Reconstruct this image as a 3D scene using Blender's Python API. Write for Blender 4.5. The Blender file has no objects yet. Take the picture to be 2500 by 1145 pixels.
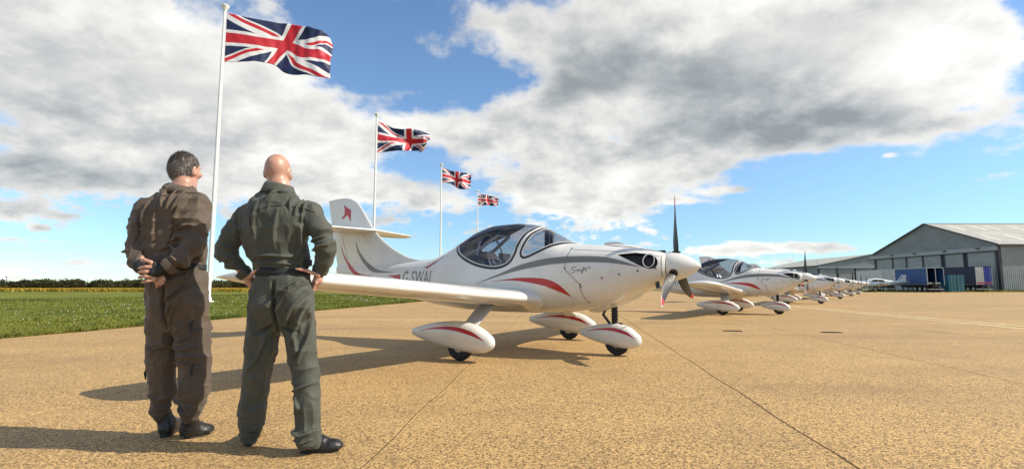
import bpy, bmesh, math, random
import numpy as np
from mathutils import Vector, Matrix

random.seed(7)
RNG = np.random.default_rng(7)
scene = bpy.context.scene
COL = scene.collection
R = math.radians

# ------------------------------------------------------------------ camera
cam_d = bpy.data.cameras.new('camera')
cam_d.sensor_width = 36.0
cam_d.lens = 36.0 * 1260.0 / 2500.0
cam_d.clip_start = 0.05
cam_d.clip_end = 6000.0
cam = bpy.data.objects.new('camera', cam_d)
COL.objects.link(cam)
cam.location = (0.0, 0.0, 1.0)
cam.rotation_euler = (R(90.0) + math.atan(125.5 / 1260.0), 0.0, 0.0)
scene.camera = cam

# ------------------------------------------------------------------ node helper
class S:
    """thin wrapper on a float / vector socket so that maths reads like maths"""
    def __init__(s, nt, sock): s.nt, s.s = nt, sock
    def _m(s, op, *a, clamp=False):
        n = s.nt.nodes.new('ShaderNodeMath'); n.operation = op; n.use_clamp = clamp
        for i, v in enumerate((s,) + a):
            if isinstance(v, S): s.nt.links.new(v.s, n.inputs[i])
            else: n.inputs[i].default_value = v
        return S(s.nt, n.outputs[0])
    def __add__(s, o): return s._m('ADD', o)
    __radd__ = __add__
    def __sub__(s, o): return s._m('SUBTRACT', o)
    def __rsub__(s, o): return (s * -1.0) + o
    def __mul__(s, o): return s._m('MULTIPLY', o)
    __rmul__ = __mul__
    def __truediv__(s, o): return s._m('DIVIDE', o)
    def abs(s): return s._m('ABSOLUTE')
    def max(s, o): return s._m('MAXIMUM', o)
    def min(s, o): return s._m('MINIMUM', o)
    def lt(s, o): return s._m('LESS_THAN', o)
    def gt(s, o): return s._m('GREATER_THAN', o)
    def clamp(s): return s._m('ADD', 0.0, clamp=True)
    def exp(s): return s._m('EXPONENT')
    def sstep(s, a, b, lo=0.0, hi=1.0):
        n = s.nt.nodes.new('ShaderNodeMapRange'); n.interpolation_type = 'SMOOTHSTEP'
        s.nt.links.new(s.s, n.inputs[0])
        for i, v in enumerate((a, b, lo, hi)): n.inputs[i + 1].default_value = v
        return S(s.nt, n.outputs[0])

def mixc(nt, fac, a, b, mode='MIX'):
    n = nt.nodes.new('ShaderNodeMix'); n.data_type = 'RGBA'; n.blend_type = mode
    for i, v in ((0, fac), (6, a), (7, b)):
        if isinstance(v, S): nt.links.new(v.s, n.inputs[i])
        elif isinstance(v, (int, float)): n.inputs[i].default_value = v
        else: n.inputs[i].default_value = (v[0], v[1], v[2], 1.0)
    return S(nt, n.outputs[2])

def noise(nt, vec, scale, detail=4.0, rough=0.55, dist=0.0, dim='3D'):
    n = nt.nodes.new('ShaderNodeTexNoise'); n.noise_dimensions = dim
    if vec is not None: nt.links.new(vec.s, n.inputs['Vector'])
    n.inputs['Scale'].default_value = scale; n.inputs['Detail'].default_value = detail
    n.inputs['Roughness'].default_value = rough; n.inputs['Distortion'].default_value = dist
    return S(nt, n.outputs[0])

def vmap(nt, vec, scale=(1, 1, 1), loc=(0, 0, 0), rot=(0, 0, 0)):
    n = nt.nodes.new('ShaderNodeMapping'); nt.links.new(vec.s, n.inputs[0])
    n.inputs['Location'].default_value = loc; n.inputs['Rotation'].default_value = rot
    n.inputs['Scale'].default_value = scale
    return S(nt, n.outputs[0])

# ------------------------------------------------------------------ sky and sun
SUN_EL = R(39.5)
SUN_AZ = R(97.0)          # measured from +Y towards +X
sun_dir = Vector((math.sin(SUN_AZ) * math.cos(SUN_EL), math.cos(SUN_AZ) * math.cos(SUN_EL), math.sin(SUN_EL)))

world = bpy.data.worlds.new('World'); scene.world = world; world.use_nodes = True
wt = world.node_tree; wt.nodes.clear()
w_out = wt.nodes.new('ShaderNodeOutputWorld')
bg = wt.nodes.new('ShaderNodeBackground')
sky = wt.nodes.new('ShaderNodeTexSky'); sky.sky_type = 'NISHITA'; sky.sun_disc = False
sky.sun_elevation = SUN_EL; sky.sun_rotation = SUN_AZ
sky.altitude = 0.0; sky.air_density = 1.0; sky.dust_density = 0.0; sky.ozone_density = 3.0
SKY_STRENGTH = 0.132
tc = wt.nodes.new('ShaderNodeTexCoord')
sep = wt.nodes.new('ShaderNodeSeparateXYZ'); wt.links.new(tc.outputs['Generated'], sep.inputs[0])
dx, dy, dz = (S(wt, sep.outputs[i]) for i in range(3))
az = dx._m('ARCTAN2', dy) * 57.2958
el = dz._m('ARCSINE') * 57.2958
uvn = wt.nodes.new('ShaderNodeCombineXYZ')
wt.links.new(az.s, uvn.inputs[0]); wt.links.new(el.s, uvn.inputs[1])
UV = S(wt, uvn.outputs[0])
hz = dz.max(0.0) + 0.36
pcn = wt.nodes.new('ShaderNodeCombineXYZ')
wt.links.new((dx / hz).s, pcn.inputs[0]); wt.links.new((dy / hz).s, pcn.inputs[1])
PC = S(wt, pcn.outputs[0])                       # flat cloud deck seen in perspective
# where the cloud banks of that day stood: azimuth, elevation (degrees), half widths, weight
BANKS = [
    (-42.1, 16.8, 8.62, 7.83, 0.8), (-32.2, 17.2, 8.79, 8.16, 0.8), (-24.2, 16.8, 7.83, 4.41, 0.8), (-16.9, 20.7, 3.89, 2.04, 0.35), (-39.6, 11.7, 5.56, 2.09, 0.35), (-43.7, 7.2, 2.91, 2.3, 0.6),
    (-36.6, 9.4, 9.91, 2.55, 0.55), (-29.1, 10.6, 7.11, 3.16, 0.4), (-45.4, 20.9, 7.1, 3.59, 0.6), (-35.9, 23.2, 8.2, 3.03, 0.35), (-27.7, 26.8, 4.53, 1.06, 0.15), (-19.3, 28.3, 3.42, 2.21, -0.2),
    (-13.3, 17.0, 5.77, 1.92, 1.0), (-8.8, 16.4, 2.74, 1.74, 0.6), (-17.5, 12.0, 6.34, 1.93, 0.75), (-19.8, 8.5, 7.77, 1.71, 0.6), (-13.5, 8.3, 4.79, 1.55, 0.6), (-8.7, 9.3, 2.7, 1.57, 0.5),
    (-10.5, 12.4, 2.69, 1.55, -0.3), (-16.1, 23.4, 4.16, 4.38, -1.0), (-20.5, 26.3, 2.52, 1.88, -0.6), (-11.2, 22.2, 3.64, 2.88, -0.75), (-5.7, 25.3, 3.29, 2.02, -0.5), (-1.9, 21.5, 3.29, 1.69, -0.35),
    (-29.8, 24.2, 3.25, 2.49, -0.3), (-22.9, 13.9, 5.16, 1.23, -0.75), (-26.3, 12.3, 4.13, 0.89, -0.35), (-5.6, 20.0, 1.86, 0.85, -0.2), (-7.8, 13.8, 2.74, 1.11, -0.5), (-27.5, 6.4, 10.89, 1.61, -0.75),
    (-40.0, 4.8, 7.04, 1.39, -0.8), (-37.0, 2.8, 8.77, 1.09, -0.6), (-42.6, 5.3, 3.0, 0.84, 0.2), (-11.8, 28.1, 6.42, 2.1, 0.55), (-3.3, 27.8, 5.7, 2.35, 0.4), (9.4, 24.3, 11.94, 6.07, 1.0),
    (22.3, 19.5, 12.79, 7.57, 1.0), (33.4, 19.5, 9.79, 6.83, 1.1), (40.8, 17.1, 5.35, 4.98, 0.8), (38.3, 22.5, 6.4, 2.96, 0.7), (44.1, 18.9, 1.7, 3.74, 0.5), (-0.9, 17.9, 7.47, 3.05, 0.7),
    (6.9, 14.3, 11.41, 3.54, 0.7), (3.7, 9.9, 9.16, 2.03, 0.75), (11.4, 11.5, 7.52, 3.09, 0.6), (18.0, 15.0, 8.38, 2.96, 0.5), (26.0, 14.2, 6.35, 1.2, 0.45), (10.0, 8.8, 5.33, 1.34, 0.3),
    (45.8, 21.4, 0.69, 1.48, -0.9), (45.3, 16.3, 1.15, 1.55, -0.7), (44.3, 12.0, 3.08, 1.61, -0.8), (22.0, 26.6, 1.22, 1.04, -1.6), (11.6, 20.2, 2.47, 0.5, -1.0), (0.9, 22.4, 1.32, 0.92, -0.8),
    (-6.1, 22.9, 1.4, 0.83, -0.3), (2.3, 12.4, 2.77, 0.99, -0.35), (-0.5, 6.3, 8.23, 1.14, -0.5), (27.5, 7.2, 10.76, 3.02, -1.0), (38.9, 9.5, 7.22, 2.47, -0.9), (41.3, 4.7, 6.15, 3.08, -0.9),
    (19.7, 5.0, 4.83, 1.71, -0.4), (17.9, 11.6, 2.5, 0.77, -0.3), (43.3, 8.7, 1.94, 0.6, 0.85), (22.5, 9.7, 2.54, 0.46, 0.8), (18.4, 8.9, 2.06, 0.43, 0.6), (36.7, 11.6, 0.74, 0.29, 0.7),
    (29.0, 9.3, 0.63, 0.28, 0.5), (25.5, 3.9, 5.53, 0.7, 1.25), (31.5, 3.5, 4.28, 0.58, 1.1), (20.5, 3.6, 2.78, 0.6, 0.9), (14.7, 4.3, 2.55, 0.62, 0.4), (-39.5, 2.0, 1.36, 0.49, 0.9),
    (-36.1, 1.6, 1.79, 0.51, 0.8), (-42.5, 1.6, 1.0, 0.47, 0.7), (-44.0, 1.2, 0.95, 0.39, 0.7), (-42.8, 4.7, 0.65, 0.33, 0.9), (-41.0, 3.7, 7.87, 0.21, 0.35), (-23.6, 4.1, 4.62, 0.83, 0.15),
]
BASES = [
    (8.9, 24.8, 10.14, 4.43, 0.75), (7.0, 22.0, 9.26, 2.5, 0.4), (27.3, 18.0, 6.99, 3.68, 1.0), (36.3, 14.6, 6.93, 1.62, 0.75), (18.6, 21.9, 5.06, 4.79, 0.4), (43.0, 17.9, 1.0, 1.92, 0.3),
    (-42.7, 14.7, 6.62, 2.95, 0.45), (-36.2, 13.5, 9.17, 2.17, 0.3), (-43.9, 9.1, 2.91, 1.64, 0.5), (-35.9, 8.4, 7.62, 1.84, 0.4), (-30.8, 17.0, 6.96, 3.39, 0.35), (-43.7, 20.9, 5.02, 2.47, 0.3),
    (4.6, 16.1, 6.47, 1.54, 0.2), (12.3, 13.2, 7.05, 1.75, 0.25), (38.8, 16.6, 2.55, 1.37, 0.3), (-21.5, 9.6, 3.21, 1.05, 0.2), (-42.8, 4.7, 0.99, 0.53, 0.8),
]
SUNLIT = [
    (37.8, 20.2, 3.22, 3.72, 0.9), (42.4, 21.3, 1.8, 1.88, 0.7), (38.0, 17.8, 2.03, 1.38, 0.7), (-39.6, 11.8, 4.17, 1.32, 0.55), (-12.4, 17.5, 4.02, 1.71, 0.5), (-2.3, 18.3, 4.2, 1.74, 0.3),
    (42.5, 15.1, 2.27, 1.97, 0.7), (44.8, 19.3, 1.18, 3.68, 0.6), (44.3, 12.0, 1.42, 0.97, 0.4), (-34.5, 21.8, 3.9, 2.09, 0.3), (-43.7, 6.5, 1.45, 0.99, 0.3), (-25.7, 16.2, 3.82, 1.59, 0.25),
    (32.9, 12.1, 4.87, 1.13, 0.4), (15.8, 13.0, 8.54, 2.16, 0.25), (-17.3, 21.2, 3.02, 1.21, 0.3), (25.5, 4.0, 7.38, 0.74, 0.6),
]
AZS = np.linspace(-52.0, 52.0, 32)
ELS = np.array([0.0, 2.4, 4.6, 7.0, 9.4, 11.8, 14.2, 16.8, 19.6, 22.6, 26.0, 30.0, 35.0])
def bank_sum(lst, A, E):
    acc = np.zeros_like(A)
    for a0, e0, ra, re, w in lst:
        acc += w * np.exp(-0.9 * (((A - a0) / max(ra, 2.0)) ** 2 + ((E - e0) / max(re, 0.9)) ** 2))
    return acc
def small(lst): return [b for b in lst if (b[2] < 2.3 or b[3] < 1.0) and b[4] > 0]
def large(lst): return [b for b in lst if b[4] < 0 or not (b[2] < 2.3 or b[3] < 1.0)]
GA, GE = np.meshgrid(AZS, ELS)
EDGE = np.clip((51.0 - np.abs(GA)) / 4.0, 0, 1)          # outside the view the deck goes on at its mean cover
TOPF = np.where(GE > 33, 0.5, 1.0)
g_cov = np.clip(bank_sum(large(BANKS), GA, GE), -1.0, 1.6) * EDGE * TOPF + 0.25 * (1 - EDGE * TOPF)
g_bas = np.clip(bank_sum(BASES, GA, GE), 0, 1.6) * EDGE * TOPF + 0.25 * (1 - EDGE * TOPF)
g_lit = np.clip(bank_sum(SUNLIT, GA, GE), 0, 1.6) * EDGE * TOPF + 0.15 * (1 - EDGE * TOPF)
azf = (az + 52.0) / 104.0
def ramp_row(k):
    n = wt.nodes.new('ShaderNodeValToRGB'); wt.links.new(azf.s, n.inputs[0])
    cr = n.color_ramp; cr.interpolation = 'B_SPLINE'
    while len(cr.elements) < len(AZS): cr.elements.new(0.5)
    for i, e in enumerate(cr.elements):
        e.position = i / (len(AZS) - 1)
        e.color = ((g_cov[k, i] + 1.0) / 3.0, g_bas[k, i] / 2.0, g_lit[k, i] / 2.0, 1.0)
    return S(wt, n.outputs[0])
field = ramp_row(0)
for k in range(1, len(ELS)):
    field = mixc(wt, el.sstep(float(ELS[k - 1]), float(ELS[k])), field, ramp_row(k))
fs = wt.nodes.new('ShaderNodeSeparateXYZ'); wt.links.new(field.s, fs.inputs[0])
f_cov = S(wt, fs.outputs[0]) * 3.0 - 1.0
f_bas = S(wt, fs.outputs[1]) * 2.0
f_lit = S(wt, fs.outputs[2]) * 2.0
def banks(lst):
    acc = None
    for a0, e0, ra, re, w in lst:
        n1 = wt.nodes.new('ShaderNodeVectorMath'); n1.operation = 'MULTIPLY_ADD'
        wt.links.new(UV.s, n1.inputs[0]); n1.inputs[1].default_value = (1 / ra, 1 / re, 0); n1.inputs[2].default_value = (-a0 / ra, -e0 / re, 0)
        n3 = wt.nodes.new('ShaderNodeVectorMath'); n3.operation = 'LENGTH'
        wt.links.new(n1.outputs[0], n3.inputs[0])
        g = S(wt, n3.outputs['Value']).sstep(0.0, 1.7, w, 0.0)
        acc = g if acc is None else acc + g
    return acc
n_fine = noise(wt, PC, 4.4, 8.0, 0.60)
n_off = noise(wt, vmap(wt, PC, loc=(-0.05, 0.0, 0.0)), 4.2, 4.0, 0.55)
n_mid = noise(wt, vmap(wt, PC, loc=(3.1, 1.7, 0.4)), 1.7, 2.0, 0.55)
n_low = (noise(wt, vmap(wt, UV, (0.62, 1.25, 1.0)), 1.0, 4.0, 0.65) - 0.5) * el.sstep(11.0, 6.0, 0.0, 1.75) - el.sstep(7.0, 3.5, 0.0, 0.16)
cov = n_low + f_cov * 0.74 + banks(small(BANKS)) - 0.07 + (n_fine - 0.5) * 3.1 + (n_mid - 0.5) * 1.5
alpha = cov.sstep(-0.14, 0.42)
thick = cov.sstep(0.20, 1.30)
relief = (n_off - n_fine) * 0.70 + (n_mid - 0.5) * 0.70
lum = thick * -0.20 + relief + f_lit * 0.45 - f_bas * 0.34 + 0.93
lum = lum.max(0.38).min(1.35) * 0.80
shade_col = mixc(wt, lum.sstep(0.34, 0.72), (0.87, 0.93, 0.96), (1.0, 0.985, 0.945))
lumv = wt.nodes.new('ShaderNodeCombineXYZ')
for i in range(3): wt.links.new(lum.s, lumv.inputs[i])
cloud_col = mixc(wt, 1.0, shade_col, S(wt, lumv.outputs[0]), 'MULTIPLY')
skys = wt.nodes.new('ShaderNodeVectorMath'); skys.operation = 'MULTIPLY'
wt.links.new(sky.outputs[0], skys.inputs[0]); skys.inputs[1].default_value = (SKY_STRENGTH * 0.95, SKY_STRENGTH * 1.04, SKY_STRENGTH * 1.08)
above = el.sstep(-0.6, 0.2)
deep = mixc(wt, el.sstep(-1.0, 16.0), (0.66, 0.78, 0.88), (1.0, 1.0, 1.0))      # the haze band of a clear maritime day
skyc = mixc(wt, 1.0, S(wt, skys.outputs[0]), deep, 'MULTIPLY')
final = mixc(wt, (alpha * above) * 0.97, skyc, cloud_col)
wt.links.new(final.s, bg.inputs[0]); bg.inputs[1].default_value = 1.0
wt.links.new(bg.outputs[0], w_out.inputs[0])

sun_d = bpy.data.lights.new('sun', 'SUN'); sun_d.energy = 5.0; sun_d.angle = R(0.55); sun_d.color = (1.0, 0.90, 0.74)
sun = bpy.data.objects.new('sun', sun_d); COL.objects.link(sun)
sun.rotation_euler = sun_dir.to_track_quat('Z', 'Y').to_euler()
sun.location = (30, 0, 30)

scene.view_settings.view_transform = 'Standard'
scene.view_settings.look = 'None'
scene.view_settings.exposure = 0.32
scene.view_settings.gamma = 1.0
world.cycles.sampling_method = 'MANUAL'
world.cycles.sample_map_resolution = 256

# ================================================================== helpers
def mesh(name, verts, faces, mat=None, smooth=True, auto=None):
    me = bpy.data.meshes.new(name)
    me.from_pydata([tuple(map(float, v)) for v in verts], [], [tuple(map(int, f)) for f in faces])
    me.update()
    if mat is not None: me.materials.append(mat)
    if smooth and len(me.polygons): me.polygons.foreach_set('use_smooth', [True] * len(me.polygons))
    if smooth and auto is not None: sharpen(me, auto)
    return me

def sharpen(me, deg):
    bm = bmesh.new(); bm.from_mesh(me); c = R(deg)
    for e in bm.edges:
        e.smooth = not (len(e.link_faces) == 2 and e.calc_face_angle(0.0) > c)
    bm.to_mesh(me); bm.free()

def link(name, me, parent=None):
    o = bpy.data.objects.new(name, me); COL.objects.link(o)
    if parent is not None: o.parent = parent
    return o

def empty(name, loc=(0, 0, 0), rz=0.0):
    o = bpy.data.objects.new(name, None); COL.objects.link(o)
    o.location = loc; o.rotation_euler = (0, 0, rz); o.empty_display_size = 0.3
    return o

def tag(o, label=None, cat=None, group=None, kind=None):
    if label: o['label'] = label
    if cat: o['category'] = cat
    if group: o['group'] = group
    if kind: o['kind'] = kind
    return o

def copy_tree(o, parent=None):
    c = o.copy(); COL.objects.link(c); c.parent = parent
    for ch in list(o.children): copy_tree(ch, c)
    return c

class MB:
    """collects simple solids, then links them as one mesh object"""
    def __init__(s): s.v, s.f = [], []
    def add(s, v, f):
        b = len(s.v); s.v += [tuple(p) for p in v]; s.f += [tuple(i + b for i in q) for q in f]; return s
    def box(s, x0, x1, y0, y1, z0, z1):
        return s.add([(x0, y0, z0), (x1, y0, z0), (x1, y1, z0), (x0, y1, z0), (x0, y0, z1), (x1, y0, z1), (x1, y1, z1), (x0, y1, z1)],
                     [(0, 3, 2, 1), (4, 5, 6, 7), (0, 1, 5, 4), (1, 2, 6, 5), (2, 3, 7, 6), (3, 0, 4, 7)])
    def tube(s, pts, rad, n=10, cap=True):
        pts = [Vector(p) for p in pts]; rr = rad if isinstance(rad, (list, tuple)) else [rad] * len(pts)
        rings = []; up = None
        for i, p in enumerate(pts):
            t = (pts[min(i + 1, len(pts) - 1)] - pts[max(i - 1, 0)]).normalized()
            if up is None: up = t.orthogonal().normalized()
            up = (up - t * up.dot(t)).normalized(); q = t.cross(up)
            rings.append([p + (up * math.cos(2 * math.pi * k / n) + q * math.sin(2 * math.pi * k / n)) * rr[i] for k in range(n)])
        return s.loft(rings, cap)
    def loft(s, rings, cap=True, closed=True):
        n = len(rings[0]); v = [p for r in rings for p in r]; f = []
        for i in range(len(rings) - 1):
            for k in range(n if closed else n - 1):
                k2 = (k + 1) % n
                f.append((i * n + k, i * n + k2, (i + 1) * n + k2, (i + 1) * n + k))
        if cap: f.append(tuple(range(n - 1, -1, -1))); f.append(tuple((len(rings) - 1) * n + k for k in range(n)))
        return s.add(v, f)
    def lathe(s, prof, axis='z', n=24, c=(0, 0, 0)):
        rings = []
        for r, h in prof:
            ring = []
            for k in range(n):
                a = 2 * math.pi * k / n; u, w = r * math.cos(a), r * math.sin(a)
                p = {'z': (u, w, h), 'x': (h, u, w), 'y': (w, h, u)}[axis]
                ring.append((p[0] + c[0], p[1] + c[1], p[2] + c[2]))
            rings.append(ring)
        return s.loft(rings, True)
    def prism(s, poly, axis, h0, h1):
        f3 = {'y': lambda p, h: (p[0], h, p[1]), 'z': lambda p, h: (p[0], p[1], h), 'x': lambda p, h: (h, p[0], p[1])}[axis]
        n = len(poly); v = [f3(p, h0) for p in poly] + [f3(p, h1) for p in poly]
        f = [tuple(range(n)), tuple(range(2 * n - 1, n - 1, -1))] + [((k + 1) % n, k, n + k, n + (k + 1) % n) for k in range(n)]
        return s.add(v, f)
    def build(s, name, mat, parent=None, smooth=False, auto=35, bevel=0.0):
        me = mesh(name, s.v, s.f, mat, smooth, auto if smooth else None)
        bm = bmesh.new(); bm.from_mesh(me)
        bmesh.ops.recalc_face_normals(bm, faces=bm.faces)
        if bevel: bmesh.ops.bevel(bm, geom=bm.edges[:], offset=bevel, segments=2, affect='EDGES', profile=0.5)
        bm.to_mesh(me); bm.free()
        return link(name, me, parent)

def pchip(xs, ys):
    """smooth monotone interpolation; xs ascending"""
    xs = np.asarray(xs, float); ys = np.asarray(ys, float); h = np.diff(xs); d = np.diff(ys) / h
    m = np.zeros_like(ys); m[0], m[-1] = d[0], d[-1]
    for i in range(1, len(xs) - 1):
        if d[i - 1] * d[i] > 0:
            w1, w2 = 2 * h[i] + h[i - 1], h[i] + 2 * h[i - 1]; m[i] = (w1 + w2) / (w1 / d[i - 1] + w2 / d[i])
    def f(x):
        x = np.clip(np.asarray(x, float), xs[0], xs[-1]); i = np.clip(np.searchsorted(xs, x) - 1, 0, len(xs) - 2)
        t = (x - xs[i]) / h[i]
        return ys[i] * (1 + 2 * t) * (1 - t) ** 2 + m[i] * h[i] * t * (1 - t) ** 2 + ys[i + 1] * t * t * (3 - 2 * t) + m[i + 1] * h[i] * t * t * (t - 1)
    return f

def spline2(pts, n=40):
    """Catmull-Rom through 2-D points, n samples"""
    P = np.asarray(pts, float); P = np.vstack([2 * P[0] - P[1], P, 2 * P[-1] - P[-2]]); m = len(pts) - 1
    out = []
    for t in np.linspace(0, m - 1e-6, n):
        i = int(t); u = t - i; p0, p1, p2, p3 = P[i:i + 4]
        out.append(0.5 * (2 * p1 + (p2 - p0) * u + (2 * p0 - 5 * p1 + 4 * p2 - p3) * u * u + (3 * p1 - p0 - 3 * p2 + p3) * u ** 3))
    return np.array(out)

# ------------------------------------------------------------------ materials
def material(name, col, rough=0.6, metal=0.0, var=0.0, vscale=6.0, bump=0.0, bscale=40.0, coat=0.0, spec=0.5, col2=None, dirt=0.0):
    m = bpy.data.materials.new(name); m.use_nodes = True; nt = m.node_tree
    b = nt.nodes['Principled BSDF']; b.inputs['Base Color'].default_value = (*col, 1)
    b.inputs['Roughness'].default_value = rough; b.inputs['Metallic'].default_value = metal
    b.inputs['Specular IOR Level'].default_value = spec
    b.inputs['Coat Weight'].default_value = coat; b.inputs['Coat Roughness'].default_value = 0.04
    t = S(nt, nt.nodes.new('ShaderNodeTexCoord').outputs['Object'])
    if var or col2:
        n = noise(nt, t, vscale, 5.0, 0.6)
        c = mixc(nt, n.sstep(0.3, 0.7), tuple(max(0, x * (1 - var)) for x in col), col2 or tuple(min(1, x * (1 + var)) for x in col))
        nt.links.new(c.s, b.inputs['Base Color'])
        nt.links.new((n * 0.25 + (rough - 0.12)).clamp().s, b.inputs['Roughness'])
    if bump:
        bn = nt.nodes.new('ShaderNodeBump'); bn.inputs['Strength'].default_value = bump; bn.inputs['Distance'].default_value = 0.01
        nt.links.new(noise(nt, t, bscale, 4.0, 0.6).s, bn.inputs['Height']); nt.links.new(bn.outputs[0], b.inputs['Normal'])
    return m

def glassy(name, tint, gloss_rough=0.02, ior=1.5):
    m = bpy.data.materials.new(name); m.use_nodes = True; nt = m.node_tree; nt.nodes.clear()
    o = nt.nodes.new('ShaderNodeOutputMaterial'); tr = nt.nodes.new('ShaderNodeBsdfTransparent'); tr.inputs[0].default_value = (*tint, 1)
    gl = nt.nodes.new('ShaderNodeBsdfGlossy'); gl.inputs['Roughness'].default_value = gloss_rough
    lw = nt.nodes.new('ShaderNodeLayerWeight'); lw.inputs[0].default_value = 0.5
    fr = S(nt, lw.outputs['Facing'])._m('POWER', 4.0) * 0.55 + 0.035
    mx = nt.nodes.new('ShaderNodeMixShader')
    nt.links.new(fr.s, mx.inputs[0]); nt.links.new(tr.outputs[0], mx.inputs[1]); nt.links.new(gl.outputs[0], mx.inputs[2])
    nt.links.new(mx.outputs[0], o.inputs[0])
    return m

# ================================================================== the ground
def ground_mat(name, kind):
    m = bpy.data.materials.new(name); m.use_nodes = True; nt = m.node_tree; b = nt.nodes['Principled BSDF']
    geo = S(nt, nt.nodes.new('ShaderNodeNewGeometry').outputs['Position'])
    bn = nt.nodes.new('ShaderNodeBump')
    if kind == 'apron':
        vor = nt.nodes.new('ShaderNodeTexVoronoi'); vor.inputs['Scale'].default_value = 105.0; nt.links.new(geo.s, vor.inputs['Vector'])
        vsp = nt.nodes.new('ShaderNodeSeparateXYZ'); nt.links.new(vor.outputs['Color'], vsp.inputs[0])
        grit = S(nt, vsp.outputs[0]) * 0.62 + noise(nt, geo, 30.0, 4.0, 0.8) * 0.38
        grit2 = noise(nt, geo, 22.0, 2.0, 0.6)
        blot = noise(nt, geo, 0.9, 5.0, 0.6)
        streak = noise(nt, vmap(nt, geo, (0.10, 0.55, 1.0)), 1.0, 6.0, 0.62)
        crack = noise(nt, vmap(nt, geo, (0.16, 0.5, 1.0), rot=(0, 0, 0.35)), 1.0, 3.0, 0.5, 0.8)
        c = mixc(nt, grit.sstep(0.12, 0.88), (0.070, 0.040, 0.014), (0.68, 0.440, 0.172))
        c = mixc(nt, grit2.sstep(0.62, 0.75) * 0.45, c, (0.64, 0.44, 0.20))
        c = mixc(nt, blot.sstep(0.42, 0.72) * 0.30, c, (0.20, 0.125, 0.055))
        c = mixc(nt, streak.sstep(0.5, 0.70) * 0.38, c, (0.20, 0.125, 0.058))
        c = mixc(nt, streak.sstep(0.50, 0.30) * 0.25, c, (0.62, 0.41, 0.17))
        line = ((crack - 0.5).abs()).sstep(0.0, 0.006, 1.0, 0.0)
        c = mixc(nt, line * 0.0, c, (0.16, 0.11, 0.06))
        rnd = S(nt, nt.nodes.new('ShaderNodeObjectInfo').outputs['Random'])
        c = mixc(nt, rnd * 0.20, c, (0.26, 0.18, 0.095))
        stain = noise(nt, vmap(nt, geo, (0.9, 0.28, 1.0)), 1.0, 3.0, 0.5)
        c = mixc(nt, stain.sstep(0.66, 0.76) * 0.30, c, (0.11, 0.08, 0.045))
        nt.links.new(c.s, b.inputs['Base Color']); b.inputs['Roughness'].default_value = 0.8
        b.inputs['Specular IOR Level'].default_value = 0.45
        nt.links.new((grit * 1.0 - line * 0.6).s, bn.inputs['Height']); bn.inputs['Strength'].default_value = 0.05; bn.inputs['Distance'].default_value = 0.004
    elif kind == 'grass':
        f = noise(nt, geo, 9.0, 5.0, 0.7); g = noise(nt, vmap(nt, geo, (0.12, 0.25, 1)), 1.0, 5.0, 0.6); h = noise(nt, geo, 45.0, 2.0, 0.7)
        c = mixc(nt, f.sstep(0.3, 0.7), (0.060, 0.088, 0.014), (0.140, 0.170, 0.028))
        c = mixc(nt, g.sstep(0.40, 0.65) * 0.75, c, (0.23, 0.22, 0.030))
        c = mixc(nt, h.sstep(0.72, 0.80) * 0.5, c, (0.38, 0.40, 0.26))
        nt.links.new(c.s, b.inputs['Base Color']); b.inputs['Roughness'].default_value = 0.95; b.inputs['Specular IOR Level'].default_value = 0.15
        nt.links.new(f.s, bn.inputs['Height']); bn.inputs['Strength'].default_value = 1.0; bn.inputs['Distance'].default_value = 0.08
    else:
        f = noise(nt, geo, 1.5, 4.0, 0.6)
        c = mixc(nt, f.sstep(0.3, 0.7), (0.10, 0.10, 0.03), (0.20, 0.16, 0.05)); nt.links.new(c.s, b.inputs['Base Color'])
        b.inputs['Roughness'].default_value = 0.95; nt.links.new(f.s, bn.inputs['Height']); bn.inputs['Strength'].default_value = 0.3
    nt.links.new(bn.outputs[0], b.inputs['Normal'])
    return m

M_APRON = ground_mat('apron_surface', 'apron')
M_GRASS = ground_mat('grass_surface', 'grass')
M_LAND = ground_mat('far_land', 'land')
M_JOINT = material('joint_filler', (0.035, 0.026, 0.016), 0.9)

def sheet(name, poly, z, mat, label=None):
    o = link(name, mesh(name, [(x, y, z) for x, y in poly], [tuple(range(len(poly)))], mat, False))
    return tag(o, kind='structure')

sheet('ground', [(-2500, -60), (2500, -60), (2500, 4000), (-2500, 4000)], -0.06, M_LAND)
edge = lambda y: -11.42 + 0.1655 * y                      # where tarmac meets turf
# turf: gently uneven sheet left of the apron
gx, gy = [], []
vs, fs_ = [], []
ys = np.concatenate([np.linspace(-4, 40, 45), np.linspace(42, 92, 26)])
us = np.concatenate([np.linspace(0, 12, 25), np.linspace(13, 60, 24), np.linspace(70, 600, 14)])
for yv in ys:
    for u in us:
        x = edge(yv) - u + 0.05 * math.sin(yv * 3.1) * (u == 0) + 0.03 * math.sin(yv * 7.7) * (u == 0)
        vs.append((x, yv, -0.004 + min(1, u / 0.5) * (0.035 + 0.02 * math.sin(x * 0.9) * math.sin(yv * 0.7))))
nu = len(us)
for i in range(len(ys) - 1):
    for k in range(nu - 1):
        fs_.append((i * nu + k, i * nu + k + 1, (i + 1) * nu + k + 1, (i + 1) * nu + k))
turf = tag(link('grass_field', mesh('grass_field', vs, fs_, M_GRASS)), kind='structure')

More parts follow.
